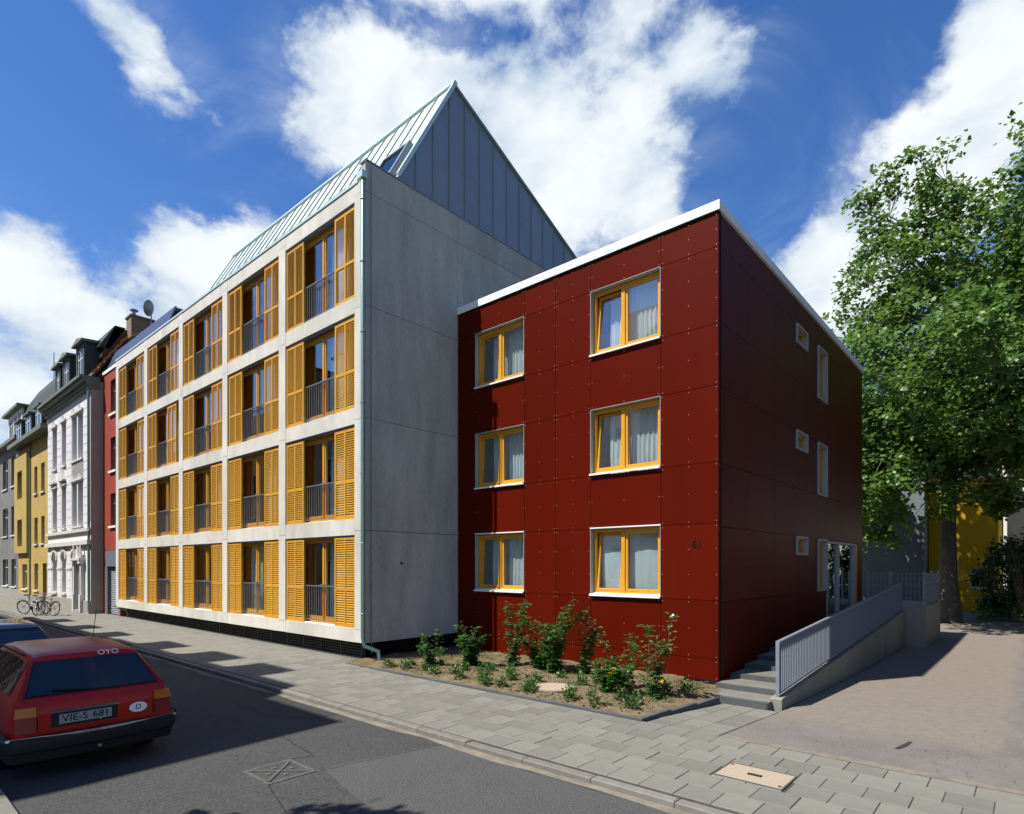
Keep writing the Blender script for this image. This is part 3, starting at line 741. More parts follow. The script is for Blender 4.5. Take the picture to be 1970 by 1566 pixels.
# ------------------------------------------------------------------ red panel building
XR, YR = -4.69, 11.54
rbld = empty('red_house', (-8.4, 18, 0), 'dark red panel clad house with a flat white edged roof beside the planting bed', 'building')
cols = [-12.20, -11.49, -9.74, -8.74, -7.72, -5.94, XR]
rows = [0.05, 0.48, 1.66, 3.21, 4.44, 5.97, 7.19, 8.72, 9.40]
WINC = {1: (2, 4, 6), 4: (2, 4, 6)}
rv = MB(); bk = MB()
def rivet(u, z, plane):
    if plane == 'Y': rv.disc((u, YR-.001, z), (0, -1, 0), .0085, .005, 6)
    else: rv.disc((XR+.001, u, z), (1, 0, 0), .006, .003, 6)
for ci, (a, b) in enumerate(zip(cols, cols[1:])):
    for ri, (z0, z1) in enumerate(zip(rows, rows[1:])):
        if ci in WINC and ri in WINC[ci]: continue
        B('facade_panel', 'red', rbld, a+.005, b-.005, YR, YR+.014, z0+.005, z1-.005)
        bk.box(a, b, YR+.04, YR+.14, z0, z1)
        hs_ = [z0+.05, z1-.05] + ([(z0+z1)/2] if z1-z0 < 1.3 and z1-z0 > .6 else ([z0+(z1-z0)/3, z0+2*(z1-z0)/3] if z1-z0 > .6 else []))
        us_ = [a+.04, b-.04] + ([(a+b)/2] if b-a > .9 else [])
        for u in us_:
            for z in hs_: rivet(u, z, 'Y')
scols = [YR, 13.25, 14.95, 16.66, 17.66, 18.74, 19.74, 21.6, 23.48, 24.74]
srows = [0.05, 1.62, 3.14, 4.42, 5.95, 7.24, 8.76, 9.40]
for ci, (a, b) in enumerate(zip(scols, scols[1:])):
    for ri, (z0, z1) in enumerate(zip(srows, srows[1:])):
        if ci == 5 and ri in (1, 3, 5): continue
        if ci in (6, 7) and ri < 2: continue
        if ci == 3 and ri in (1, 3, 5): z1 = z1 - .50
        B('facade_panel', 'red', rbld, XR-.016, XR-.002, a+(.005 if ci else .002), b-.005, z0+.005, z1-.005)
        bk.box(XR-.14, XR-.04, a+(.15 if ci == 0 else 0), b, z0, z1)
        for u in (a+.05, b-.05, (a+b)/2):
            for z in (z0+.05, z1-.05, (z0+z1)/2): rivet(u, z, 'X')
bk.build('panel_backing', 'dark', rbld)
tag(rv.build('rivets', 'rivet', rbld), kind='stuff')
B('roof', 'drive', rbld, -12.15, XR-.05, YR+.05, 24.7, 9.28, 9.42)
B('rear_wall', 'red', rbld, -12.15, XR-.02, 24.745, 24.80, 0, 9.4)
B('roof_coping', 'white', rbld, [(-12.18, XR+.04, YR-.05, YR+.25, 9.425, 9.61), (XR-.25, XR+.04, YR+.25, 24.80, 9.425, 9.61)])
B('coping_shadow_gap', 'dark', rbld, [(-12.18, XR+.01, YR-.02, YR+.1, 9.385, 9.425)])
B('plinth', 'edging', rbld, [(-12.1, XR-.06, YR+.05, YR+.12, -.3, .05), (XR-.12, XR-.05, YR+.13, 24.7, -.5, .05)])
def red_window(x0, x1, z0, z1, split, tilt, seed, cloth=False):
    w, h = x1-x0, z1-z0
    o = MB()
    f0, f1 = .11, .19
    o.box(.02, .075, f0, f1, .05, h-.02).box(w-.075, w-.02, f0, f1, .05, h-.02).box(.075, w-.075, f0, f1, h-.085, h-.02).box(.075, w-.075, f0-.01, f1, .05, .12)
    xm = w*split
    o.box(xm-.045, xm+.045, f0-.012, f1, .12, h-.085)
    ow = o.build('window', 'orange2', rbld, loc=(x0, YR, z0))
    def sash(a, b, t):
        s = MB(); q = .055; H = h-.21
        s.box(a, a+q, -.03, .03, 0, H).box(b-q, b, -.03, .03, 0, H).box(a+q, b-q, -.03, .03, 0, q).box(a+q, b-q, -.03, .03, H-q, H)
        so_ = s.build('sash', 'orange2', ow, loc=(0, .155, .125), world=False); so_.rotation_euler = (-t, 0, 0)
        p = MB().box(a+q, b-q, -.006, .006, q, H-q).build('pane', 'glass', ow, loc=(0, .155, .125), world=False); p.rotation_euler = (-t, 0, 0)
    sash(.08, xm-.05, tilt); sash(xm+.05, w-.08, 0)
    m = MB().box(0, .011, -.018, .11, .0, h).box(w-.011, w, -.018, .11, 0, h).box(.011, w-.011, -.022, .11, h-.011, h)
    m.build('reveal_trim', 'reveal', ow, world=False)
    if z0 < 2: B('drip_cap', 'sill', ow, -.005, w+.005, -.03, .0, h+.002, h+.028, world=False)
    MB().hexa([(0, -.07, 0), (w, -.07, 0), (w, .10, .03), (0, .10, .03), (0, -.07, .038), (w, -.07, .038), (w, .10, .075), (0, .10, .075)]).build('sill', 'sill', ow, world=False)
    rm = MB(); n = 0
    X0, X1, Y0, Y1, Z0, Z1 = -.25, w+.25, .21, 1.5, -.1, h+.1
    rm.poly([(X0, Y1, Z0), (X1, Y1, Z0), (X1, Y1, Z1), (X0, Y1, Z1)]).poly([(X0, Y0, Z0), (X0, Y1, Z0), (X0, Y1, Z1), (X0, Y0, Z1)]).poly([(X1, Y1, Z0), (X1, Y0, Z0), (X1, Y0, Z1), (X1, Y1, Z1)])
    rm.poly([(X0, Y0, Z1), (X0, Y1, Z1), (X1, Y1, Z1), (X1, Y0, Z1)]).poly([(X0, Y0, Z0), (X1, Y0, Z0), (X1, Y1, Z0), (X0, Y1, Z0)])
    rm.build('interior', 'room', ow, world=False)
    if cloth:
        wavy(.10, xm-.02, .02, h-.05, .012, .5, seed, .34, -.05).build('curtain', 'curtain', ow, smooth=0, world=False)
        wavy(xm+.04, w-.02, .02, h-.03, .012, .55, seed+3, .33, -.06).build('curtain', 'curtain', ow, smooth=0, world=False)
    else:
        wavy(.30, xm+.02, .02, h-.02, .028, .15, seed, .40).build('curtain', 'curtain', ow, smooth=0, world=False)
        wavy(xm+.03, w-.02, .02, h-.02, .030, .13, seed+5, .38).build('curtain', 'curtain', ow, smooth=0, world=False)
for i, r_ in enumerate((2, 4, 6)):
    red_window(cols[1], cols[2], rows[r_], rows[r_+1], .47, R(3), 20+i)
    red_window(cols[4], cols[5], rows[r_], rows[r_+1], .45, R(5), 40+i, cloth=(r_ == 2))
def side_window(y0, y1, z0, z1):
    o = MB(); t = .05
    o.box(XR-.14, XR+.045, y0, y0+t, z0, z1).box(XR-.14, XR+.045, y1-t, y1, z0, z1).box(XR-.14, XR+.045, y0+t, y1-t, z0, z0+t).box(XR-.14, XR+.045, y0+t, y1-t, z1-t, z1)
    f = o.build('window', 'reveal', rbld)
    i = MB(); q = .04
    i.box(XR-.15, XR-.08, y0+t, y0+t+q, z0+t, z1-t).box(XR-.15, XR-.08, y1-t-q, y1-t, z0+t, z1-t).box(XR-.15, XR-.08, y0+t+q, y1-t-q, z0+t, z0+t+q).box(XR-.15, XR-.08, y0+t+q, y1-t-q, z1-t-q, z1-t)
    i.build('window_frame', 'orange2', f)
    B('pane', 'glass', f, XR-.12, XR-.11, y0+t+q, y1-t-q, z0+t+q, z1-t-q)
    B('interior', 'dark', f, XR-.40, XR-.39, y0-.2, y1+.2, z0-.2, z1+.2)
for z in (3.14, 5.95, 8.76):
    side_window(16.66, 17.66, z-.50, z); side_window(18.74, 19.74, z-1.53, z)
# glazed entrance
dr = B('entrance_frame', 'reveal', rbld, [(XR-.10, XR+.02, 19.76, 19.84, .55, 3.12), (XR-.10, XR+.02, 23.38, 23.46, .55, 3.12), (XR-.10, XR+.02, 19.84, 23.38, 3.04, 3.12), (XR-.10, XR+.02, 21.2, 21.27, .55, 3.04)])
B('glass_door', 'glass', dr, XR-.06, XR-.05, 21.27, 23.38, .6, 3.04)
B('glass_panel', 'glass', dr, XR-.06, XR-.05, 19.84, 21.2, .6, 3.04)
B('lobby', 'dark', dr, [(XR-1.6, XR-1.5, 19.2, 23.9, .2, 3.4), (XR-1.5, XR-.15, 19.2, 19.3, .2, 3.4), (XR-1.5, XR-.15, 23.8, 23.9, .2, 3.4), (XR-1.5, XR-.15, 19.3, 23.8, 3.3, 3.4), (XR-1.5, XR-.15, 19.3, 23.8, .2, .5)])
B('door_jamb', 'orange2', rbld, XR-.03, XR+.03, 23.5, 23.72, .55, 3.1)
MB().tube([(XR+.05, 21.5, 1.2), (XR+.05, 21.5, 2.2)], .02, 8).build('pull_handle', 'steel', dr)
hn = text_mesh('house_number', '61', 0.22, 'black', .006)
inst('house_number', hn, rbld, (-5.14, YR-.008, 2.80), rot=(R(90), 0, 0))

# ------------------------------------------------------------------ steps, ramp wall, railing, landing
stp = tag(MB().box(XR+.0, -3.5, 10.66, 24.3, -.7, -.16).build('steps', 'joint'), kind='structure')
YS = [10.62, 11.34, 12.1, 12.9, 13.7, 14.5, 15.3, 16.1, 24.3]
for i in range(8):
    z = -.03 + .09*i
    MB().slab(XR+.02, -3.46, YS[i], YS[i+1], z-.3, z, .012).build('step', 'slab' if i < 8 else 'slab', stp)
    B('step_edge', 'edging', stp, XR+.03, -3.47, YS[i]-.012, YS[i]+.09, z-.14, z+.004)
XW = -3.4
rw = empty('ramp_wall', (XW, 17, -.3), 'low concrete wall rising with the steps below the grey railing', 'wall')
def wtop(y): return .02 + (.80-.02)*(y-10.95)/(24.3-10.95)
MB().prism([(XW-.10, 10.90, -.8), (XW-.10, 24.3, -.8), (XW-.10, 24.3, wtop(24.3)), (XW-.10, 10.95, wtop(10.95)), (XW-.10, 10.90, .0)], (.20, 0, 0)).build('wall_body', 'rampwall', rw)
rl_ = empty('ramp_railing', (XW, 11, .1), 'sloping grey metal bar railing on top of the concrete ramp wall', 'railing')
def slope_bar(y0, y1, h0, h1, xa, xb, m, nm):
    MB().hexa([(xa, y0, wtop(y0)+h0), (xb, y0, wtop(y0)+h0), (xb, y1, wtop(y1)+h0), (xa, y1, wtop(y1)+h0), (xa, y0, wtop(y0)+h1), (xb, y0, wtop(y0)+h1), (xb, y1, wtop(y1)+h1), (xa, y1, wtop(y1)+h1)]).build(nm, m, rl_)
slope_bar(11.0, 24.2, .955, .99, XW-.035, XW+.035, 'railgrey', 'handrail')
slope_bar(11.0, 24.2, .045, .07, XW-.02, XW+.02, 'railgrey', 'bottom_rail')
B('end_post', 'railgrey', rl_, XW-.03, XW+.03, 10.985, 11.03, 0.02, wtop(11)+.96)
bb = MB(); y = 11.11
while y < 24.2:
    bb.box(XW-.025, XW+.025, y-.006, y+.006, wtop(y)+.04, wtop(y)+.96); y += .105
tag(bb.build('balusters', 'railgrey', rl_), kind='stuff')
ld = empty('landing', (-3.7, 26, -.4), 'grey concrete landing block at the upper end of the ramp', 'platform')
B('block', 'rampwall', ld, XR+.2, -2.72, 24.31, 28.5, -.8, .95)
mr = empty('mesh_fence', (-3.7, 24.4, .95), 'welded mesh railing panels around the upper landing', 'fence')
mf = MB()
for (x0, y0, x1, y1) in ((XR+.25, 24.4, -2.78, 24.4), (-2.78, 24.4, -2.78, 28.3)):
    L = math.hypot(x1-x0, y1-y0); n = int(L/.12)
    for i in range(n+1):
        x = x0+(x1-x0)*i/n; yv = y0+(y1-y0)*i/n; mf.box(x-.006, x+.006, yv-.006, yv+.006, .97, 2.1)
    for z in (1.0, 1.22, 1.44, 1.66, 1.88, 2.08):
        mf.box(min(x0, x1)-.008, max(x0, x1)+.008, min(y0, y1)-.008, max(y0, y1)+.008, z, z+.014)
tag(mf.build('wire_mesh', 'steel', mr), kind='stuff')
for (x, yv) in ((XR+.25, 24.4), (-3.75, 24.4), (-2.78, 24.4), (-2.78, 26.3), (-2.78, 28.3)): B('post', 'steel', mr, x-.03, x+.03, yv-.03, yv+.03, .95, 2.16)

# ------------------------------------------------------------------ planting bed
bed = MB(); nx, ny = 60, 30
xa, xb, ya, yb = -12.5, -4.30, 8.05, 11.62
for j in range(ny+1):
    for i in range(nx+1):
        x = xa + (xb-xa)*i/nx; y = ya + (yb-ya)*j/ny
        xr = min(x, -4.44 + (y-8.1)*.075)
        e = min(1, (j)/2.0, (nx-i)/2.0)
        z = .015 + e*(.045 + .05*mnoise.noise(Vector((x*1.5, y*1.5, 0))) + .03*mnoise.noise(Vector((x*5, y*5, 3))) + .02*mnoise.noise(Vector((x*13, y*13, 5)))) 
        bed.v.append((xr, y, z + (zd(y) if i > nx-8 else 0)*.5))
for j in range(ny):
    for i in range(nx):
        a = j*(nx+1)+i; bed.f.append((a, a+1, a+nx+2, a+nx+1))
tag(bed.build('planting_bed', 'soil', smooth=0), kind='structure')
be = tag(MB().box(-11.35, -4.42, 8.02, 8.055, -.3, -.02).build('bed_edging', 'joint'), kind='structure')
eme = MB().slab(.003, .997, 0, .07, -.2, .045, .01).mesh('edging_stone', 'edging')
for i in range(7): inst('edging_stone', eme, be, (-11.4 + i*.995, 8.0, rng.uniform(-.004, .004)))
for i in range(3): 
    o = inst('edging_stone', eme, be, (-4.43 + i*.06, 8.02 + i*.83, zd(8.1 + i*.83)*.6 + .005), rot=(0, 0, R(85.7)), scale=(.83, 1, 1))
cv = tag(MB().disc((-6.69, 8.80, .07), (0, 0, 1), .36, .035, 28).build('round_cover', 'aggregate'), 'pale round concrete cover lying among the small plants', 'manhole cover')
# leafy plants
def leaf(m, p, d, up, L, w):
    d = d.normalized(); s_ = d.cross(up)
    if s_.length < 1e-4: s_ = Vector((1, 0, 0))
    s_.normalize(); n = s_.cross(d)
    a = len(m.v)
    m.v += [tuple(p), tuple(p + d*L*.5 + s_*w*.5 + n*w*.12), tuple(p + d*L), tuple(p + d*L*.5 - s_*w*.5 + n*w*.12)]
    m.f.append((a, a+1, a+2, a+3))
def rvec(r): 
    while True:
        v = Vector((r.uniform(-1, 1), r.uniform(-1, 1), r.uniform(-1, 1)))
        if .05 < v.length < 1: return v.normalized()
def rose_bush(loc, h, spread, nst, label, seed, flowers=(), group='rose bushes along the red wall', density=1.0, lsize=.080):
    r = random.Random(seed)
    t = empty('rose_bush', (loc[0], loc[1], .05), label, 'bush', group)
    st_, lf = MB(), MB(); tips = []
    for i in range(nst):
        a = r.uniform(0, 6.28); sp = spread*r.uniform(.5, 1.25); hh = h*(1 if i == 0 else r.uniform(.5, .98))
        pts = []
        for k in range(7):
            q = k/6
            pts.append(Vector((loc[0] + math.cos(a)*sp*q**1.3 + .03*math.sin(k*2+i), loc[1] + math.sin(a)*sp*.6*q**1.3 + .03*math.cos(k*1.7+i), .03 + hh*q)))
        st_.tube(pts, [.009*(1-.6*k/6) for k in range(7)], 5)
        tips.append(pts[-1])
        for k in range(1, 7):
            nl = int((12 if k > 1 else 22)*density*r.uniform(.5, 1.6)) + (7 if k == 6 else 0)
            for _ in range(nl):
                q = pts[k-1].lerp(pts[k], r.random())
                d = rvec(r); d.z = d.z*.5 + .15
                base = q + d*r.uniform(.0, .13)
                st = base
                for u in (-1, 0, 1):       # a rose leaf is a sprig of three leaflets
                    dd = d + Vector((-d.y, d.x, 0))*u*.9
                    leaf(lf, st, dd, Vector((0, 0, 1)) + rvec(r)*.5, lsize*r.uniform(.7, 1.2), lsize*r.uniform(.55, .8))
    st_.build('stems', 'stem', t); lf.build('foliage', 'rose', t)
    for fm, dx, dz in flowers:
        f = MB(); c = Vector((loc[0]+dx, loc[1]-.10, dz)) if fm != 'whitefl' else tips[0] + Vector((0, -.03, .02))
        for _ in range(14): leaf(f, c, rvec(r) + Vector((0, -.3, .5)), rvec(r), .045, .04)
        f.build('flower', fm, t)
    return t
RB = [((-10.4, 8.95), .80, .38, 5, 'thin rose bush in the shade beside the grey rain pipe corner', (), .7),
 ((-9.7, 9.6), .95, .45, 9, 'bushy rose in the shade under the lowest left window', (), 1.6),
 ((-8.95, 10.2), 1.5, .38, 6, 'tall rose bush right at the shadow edge on the red wall', (), 1.1),
 ((-8.25, 10.35), 1.0, .45, 8, 'low dense rose between the two tallest roses', (), 1.7),
 ((-7.75, 10.2), 1.62, .50, 9, 'tallest and widest rose bush against the red wall', (), 1.25),
 ((-7.2, 10.5), 1.40, .34, 5, 'leaning rose bush at the right of the tallest rose, below bare wall', (), 1.0),
 ((-6.1, 9.75), .98, .18, 2, 'slim upright rose with few leaves left of the right hand rose bush', (), .6),
 ((-5.75, 9.85), 1.05, .22, 2, 'slim bare stemmed rose behind the yellow flowering bush', (), .55),
 ((-5.05, 9.55), 1.42, .40, 5, 'tall open rose with a white bloom near the house corner', (('whitefl', .10, 1.42), ('yellowfl', .22, .34)), .85),
 ((-5.75, 9.25), .55, .35, 9, 'low bush with yellow flowers in front of the slim roses', (('yellowfl', .12, .50), ('yellowfl', .05, .42), ('yellowfl', -.15, .3)), 1.5)]
for i, (l, h, sp, n, lab, fl, dn) in enumerate(RB): rose_bush(l, h, sp, n, lab, 100+i, fl, density=dn)
def small_plant(loc, h, label, seed, flowers=0):
    r = random.Random(seed)
    t = empty('small_plant', (loc[0], loc[1], .05), label, 'plant', 'small plants scattered over the bed')
    lf = MB()
    for _ in range(int(70 + 190*h)):
        d = rvec(r); d.z = abs(d.z)*1.1 + .1; p = Vector((loc[0], loc[1], .05)) + Vector((d.x*.75, d.y*.75, d.z))*h*r.uniform(.15, .95)
        leaf(lf, p, d + rvec(r)*.6, Vector((0, 0, 1)) + rvec(r)*.6, r.uniform(.05, .09), r.uniform(.03, .055))
    lf.build('foliage', 'herb' if seed % 3 == 0 else 'rose', t)
    for q in range(flowers):
        f = MB(); c = Vector((loc[0] - .07 + .14*q, loc[1]-.06, .06+h*.8))
        for _ in range(12): leaf(f, c, rvec(r) + Vector((0, -.3, .5)), rvec(r), .035, .03)
        f.build('flower', 'yellowfl', t)
SP = [(-10.8, 8.75), (-10.5, 8.35), (-11.05, 8.3), (-10.05, 8.55), (-9.6, 8.35), (-9.15, 8.6), (-8.7, 8.3), (-8.75, 9.0), (-7.95, 8.25), (-7.62, 8.35), (-7.85, 8.95), (-8.2, 9.3), (-7.3, 9.05), (-7.2, 9.7), (-6.5, 9.4), (-6.35, 9.75), (-9.4, 9.1), (-7.0, 8.45), (-5.3, 8.85), (-4.95, 8.75), (-10.2, 9.1), (-8.35, 8.6), (-5.0, 9.9), (-9.0, 9.5)]
for i, l in enumerate(SP): small_plant(l, .13 + .10*((i*37) % 10)/10, 'small low green plant growing in the sandy bed', 300+i)
small_plant((-6.02, 8.36), .22, 'round clipped small shrub right beside the pale round cover', 401)
small_plant((-5.42, 8.24), .28, 'small dark upright shrub near the front bed edging', 402)
small_plant((-4.86, 8.42), .20, 'straggly low plant at the front right corner of the bed', 405)
small_plant((-6.92, 8.32), .18, 'low dark plant overlapping the left rim of the round cover', 407)
small_plant((-4.72, 10.15), .26, 'small plant with two yellow flowers at the house corner', 404, 2)
ck = MB(); r = random.Random(66)
for _ in range(900):                              # clods and small stones
    x = r.uniform(-11.2, -4.6); y = r.uniform(8.12, 11.3); s_ = r.uniform(.008, .03)*(1 if r.random() < .9 else 1.8)
    z = .05 + .05*mnoise.noise(Vector((x*1.5, y*1.5, 0))) + .02
    n = len(ck.v); ck.v += [(x+s_*r.uniform(.6, 1.3), y, z), (x, y+s_*r.uniform(.6, 1.3), z), (x-s_*r.uniform(.6, 1.3), y, z), (x, y-s_*r.uniform(.6, 1.3), z), (x+s_*r.uniform(-.3, .3), y+s_*r.uniform(-.3, .3), z+s_*r.uniform(.5, .9)), (x, y, z-s_)]
    ck.f += [(n, n+1, n+4), (n+1, n+2, n+4), (n+2, n+3, n+4), (n+3, n, n+4), (n+1, n, n+5), (n+2, n+1, n+5), (n+3, n+2, n+5), (n, n+3, n+5)]
tag(ck.build('soil_clods', 'soil'), 'clods and small stones lying on the bed soil', 'soil', kind='stuff')
wd = MB(); r = random.Random(55)
for _ in range(1500):
    x = r.uniform(-11.2, -4.6); y = 8.15 + (r.random()**.8)*3.0
    if (x+6.69)**2 + (y-8.8)**2 < .2: continue
    for _ in range(r.randint(3, 7)):
        d = rvec(r); d.z = abs(d.z)*.6+.1
        leaf(wd, Vector((x+r.uniform(-.06, .06), y+r.uniform(-.06, .06), .05)), d, Vector((0, 0, 1)), r.uniform(.03, .07), r.uniform(.012, .03))
tag(wd.build('ground_cover', 'herb'), 'thin weeds and clippings spread over the sandy bed', 'weeds', kind='stuff')

# ------------------------------------------------------------------ trees
def make_tree(name, label, base, height, trunk_r, lobes, nclu, per, seed, leafm='leaf', lsize=.26, group=None, fork=.35, clu_r=.75, lean=(0, 0)):
    r = random.Random(seed)
    t = empty(name, base, label, 'tree', group)
    bx, by, bz = base
    tr = MB(); H = height
    spine = [Vector((bx + lean[0]*q + .25*math.sin(q*5+seed)*q, by + lean[1]*q + .2*math.cos(q*4+seed)*q, bz + H*q)) for q in [i/10 for i in range(11)]]
    rad = [trunk_r*(1.35 if i == 0 else 1)*(1-.09*i)**1.25 + .01 for i in range(11)]
    tr.tube(spine, rad, 10)
    pts = []
    for _ in range(nclu):
        L = r.choices(lobes, weights=[l[3]*l[4]*l[5] for l in lobes])[0]
        d = rvec(r); q = r.uniform(.35, 1)**.5 if r.random() < .8 else r.random()
        pts.append(Vector((bx+L[0]+d.x*L[3]*q, by+L[1]+d.y*L[4]*q, bz+L[2]+d.z*L[5]*q)))
    limbs = []
    for i in range(15):                       # main limbs
        q = fork + (0.97-fork)*i/15
        s0 = spine[0].lerp(spine[0], 0); f = q*10; k = min(int(f), 9); s0 = spine[k].lerp(spine[k+1], f-k)
        cand = [p for p in pts if p.z > s0.z + .3]
        if not cand: break
        e = max(r.sample(cand, min(6, len(cand))), key=lambda p: (p.xy - s0.xy).length - .25*abs(p.z - s0.z - 3))
        mid = s0.lerp(e, .5) + Vector((0, 0, -.08*(e-s0).length)) + rvec(r)*.25
        r0 = trunk_r*(1-q)*.62 + .05
        ll = [s0, s0.lerp(mid, .55) + rvec(r)*.1, mid, mid.lerp(e, .55) + rvec(r)*.15, e]
        tr.tube(ll, [r0, r0*.8, r0*.6, r0*.4, .02], 7)
        limbs += [(ll[1], r0*.6), (ll[2], r0*.45), (ll[3], r0*.3)]
    anchors = limbs + [(s, rr*.4) for s, rr in zip(spine[4:], rad[4:])]
    for p in pts:
        a, ra = min(anchors, key=lambda A: (A[0]-p).length + (4 if A[0].z > p.z+.5 else 0))
        m = a.lerp(p, .55) + rvec(r)*.2 + Vector((0, 0, .15))
        tr.tube([a, m, p], [min(.05, ra*.6), .022, .008], 4, cap=False)
    tr.build('trunk', 'bark', t, smooth=50)
    lf = MB()
    for p in pts:
        cr = clu_r*r.uniform(.6, 1.25)
        for _ in range(int(per*r.uniform(.6, 1.3))):
            o = rvec(r)*cr*r.random()**.5; o.z *= .7
            d = o.normalized()*.6 + rvec(r)*.8 + Vector((0, -.25, -.25))
            s_ = lsize*r.uniform(.6, 1.2)
            q = p + o; up = Vector((-.2, -.55, 1)) + rvec(r)*.75
            d.normalize(); sd = d.cross(up)
            if sd.length < 1e-3: continue
            sd.normalize(); n = sd.cross(d); a = len(lf.v)
            lf.v += [tuple(q), tuple(q + d*s_*.30 + sd*s_*.52 + n*s_*.10), tuple(q + d*s_*.62 + sd*s_*.30), tuple(q + d*s_), tuple(q + d*s_*.62 - sd*s_*.30), tuple(q + d*s_*.30 - sd*s_*.52 + n*s_*.10)]
            lf.f += [(a, a+1, a+2, a+3), (a, a+3, a+4, a+5)]
    lf.build('crown', leafm, t)
    return t
make_tree('plane_tree', 'large plane tree with a forked trunk standing at the end of the driveway', (-3.1, 36.0, -.42), 21.6, .43,
          [(-.3, -.3, 11.8, 5.4, 5.2, 5.0), (-.9, 0, 17.0, 4.4, 4.2, 4.4), (-1.3, 0, 21.2, 2.9, 2.6, 2.6), (-2.8, -1.2, 7.4, 4.0, 3.4, 3.6), (-3.4, -1, 11, 3.4, 3.2, 3.6), (2.6, -.8, 10.5, 3.6, 3.6, 4.2), (.2, -3.6, 7.6, 3.2, 2.4, 3.0), (1.4, -7.2, 9.8, 3.2, 2.6, 2.2), (.4, -9.6, 10.6, 2.8, 2.4, 1.8)], 1050, 50, 11, lsize=.235, clu_r=.70)
make_tree('plane_tree', 'second plane tree cut by the right edge of the picture', (1.7, 38.4, -.42), 25.5, .5,
          [(0, 0, 13, 5.2, 5, 6.5), (.5, 0, 20.5, 4.0, 4, 5.5), (-1.5, -1, 8.5, 4.2, 3.8, 3.4)], 620, 52, 23, lsize=.26, clu_r=.7)
make_tree('garden_tree', 'smaller dark tree behind the rear corner of the red house', (-9.5, 41, -.42), 13.5, .3,
          [(0, 0, 9, 3.2, 3, 4.0), (2.2, -1, 6.5, 2.6, 2.4, 3.2)], 130, 65, 31, lsize=.28)
def shrub(loc, rx, h, label, seed, m='leafdark', n=1500):
    r = random.Random(seed); t = empty('shrub', loc, label, 'shrub', 'dark shrubs at the end of the driveway')
    lf = MB(); st_ = MB()
    for i in range(9):
        d = rvec(r); st_.tube([loc, (loc[0]+d.x*rx*.4, loc[1]+d.y*rx*.4, loc[2]+h*.5), (loc[0]+d.x*rx*.8, loc[1]+d.y*rx*.8, loc[2]+h*.85)], [.04, .025, .01], 5)
    cl = [Vector((loc[0]+d.x*rx, loc[1]+d.y*rx, loc[2]+h*.5+d.z*h*.46)) for d in (rvec(r)*r.uniform(.5, 1) for _ in range(40))]
    for _ in range(n):
        p = r.choice(cl) + rvec(r)*r.random()*.5
        leaf(lf, p, rvec(r) + Vector((0, -.2, 0)), Vector((0, 0, 1)) + rvec(r)*.7, r.uniform(.12, .24), r.uniform(.09, .16))
    st_.build('stems', 'stem', t); lf.build('foliage', m, t)
shrub((-.2, 33.5, -.42), 1.3, 4.8, 'tall dark shrub at the right edge below the plane trees', 71, n=2200)
shrub((2.6, 35.5, -.42), 2.2, 6.0, 'high dark shrub behind the broad one at the right edge', 76, n=2600)
shrub((5.5, 34.5, -.42), 2.4, 6.5, 'tallest dark shrub in the row beyond the right edge', 77, n=2600)
shrub((-.9, 38.6, -.42), 1.4, 4.2, 'dark shrub between the yellow house and the right edge', 79, n=2300)
shrub((.1, 43.2, -.42), 1.7, 4.6, 'dark shrub in front of the cream house behind the lawn', 78, n=1800)
shrub((1.9, 31.5, -.42), 1.5, 3.2, 'broad dark shrub farthest right beside the driveway', 72)
shrub((-1.2, 41.5, -.42), 1.2, 1.3, 'low bright green shrub on the lawn behind the big trunk', 73, 'leaf', 900)

# ------------------------------------------------------------------ simple facade windows for the other houses
def win(parent, x0, x1, z0, z1, Y, frame='framewhite', depth=.14, arch=False, sillm='stonetrim', dark_left=True, trim=None):
    """window let into a wall whose face is at Y (facing -Y); the wall is cut by wall_grid"""
    f = MB(); t = .06; y0, y1 = Y+depth, Y+depth+.05; xm = (x0+x1)/2
    f.box(x0, x0+t, y0, y1, z0, z1).box(x1-t, x1, y0, y1, z0, z1).box(x0+t, x1-t, y0, y1, z0, z0+t).box(x0+t, x1-t, y0, y1, z1-t, z1)
    f.box(xm-.03, xm+.03, y0-.01, y1, z0+t, z1-t).box(x0+t, xm-.03, y0-.006, y1, z0+(z1-z0)*.68, z0+(z1-z0)*.68+.05).box(xm+.03, x1-t, y0-.006, y1, z0+(z1-z0)*.68, z0+(z1-z0)*.68+.05)
    w = f.build('window', frame, parent)
    B('pane', 'glass', w, x0+t*.5, x1-t*.5, y0+.025, y0+.031, z0+t*.5, z1-t*.5)
    B('blind', 'curtain' if dark_left else 'dark', w, x0+.02, x1-.02, y1+.16, y1+.17, z0+(z1-z0)*.45, z1)
    B('interior', 'dark', w, x0-.1, x1+.1, y1+.30, y1+.32, z0-.1, z1+.1)
    if sillm: B('sill', sillm, w, x0-.08, x1+.08, Y-.09, Y+depth, z0-.10, z0-.002)
    return w
def wall_grid(parent, x0, x1, z0, z1, Y, m, opens, name='wall', th=.35):
    """wall in the XZ plane with rectangular openings, one mesh"""
    xs = sorted({x0, x1, *[o[0] for o in opens], *[o[1] for o in opens]}); mb = MB()
    for a, b in zip(xs, xs[1:]):
        if b - a < 1e-5: continue
        os_ = sorted([(o[2], o[3]) for o in opens if o[0] <= a+1e-6 and o[1] >= b-1e-6]); z = z0
        for q0, q1 in os_:
            if q0 > z: mb.box(a, b, Y, Y+th, z, q0)
            z = max(z, q1)
        if z < z1: mb.box(a, b, Y, Y+th, z, z1)
    return mb.build(name, m, parent)

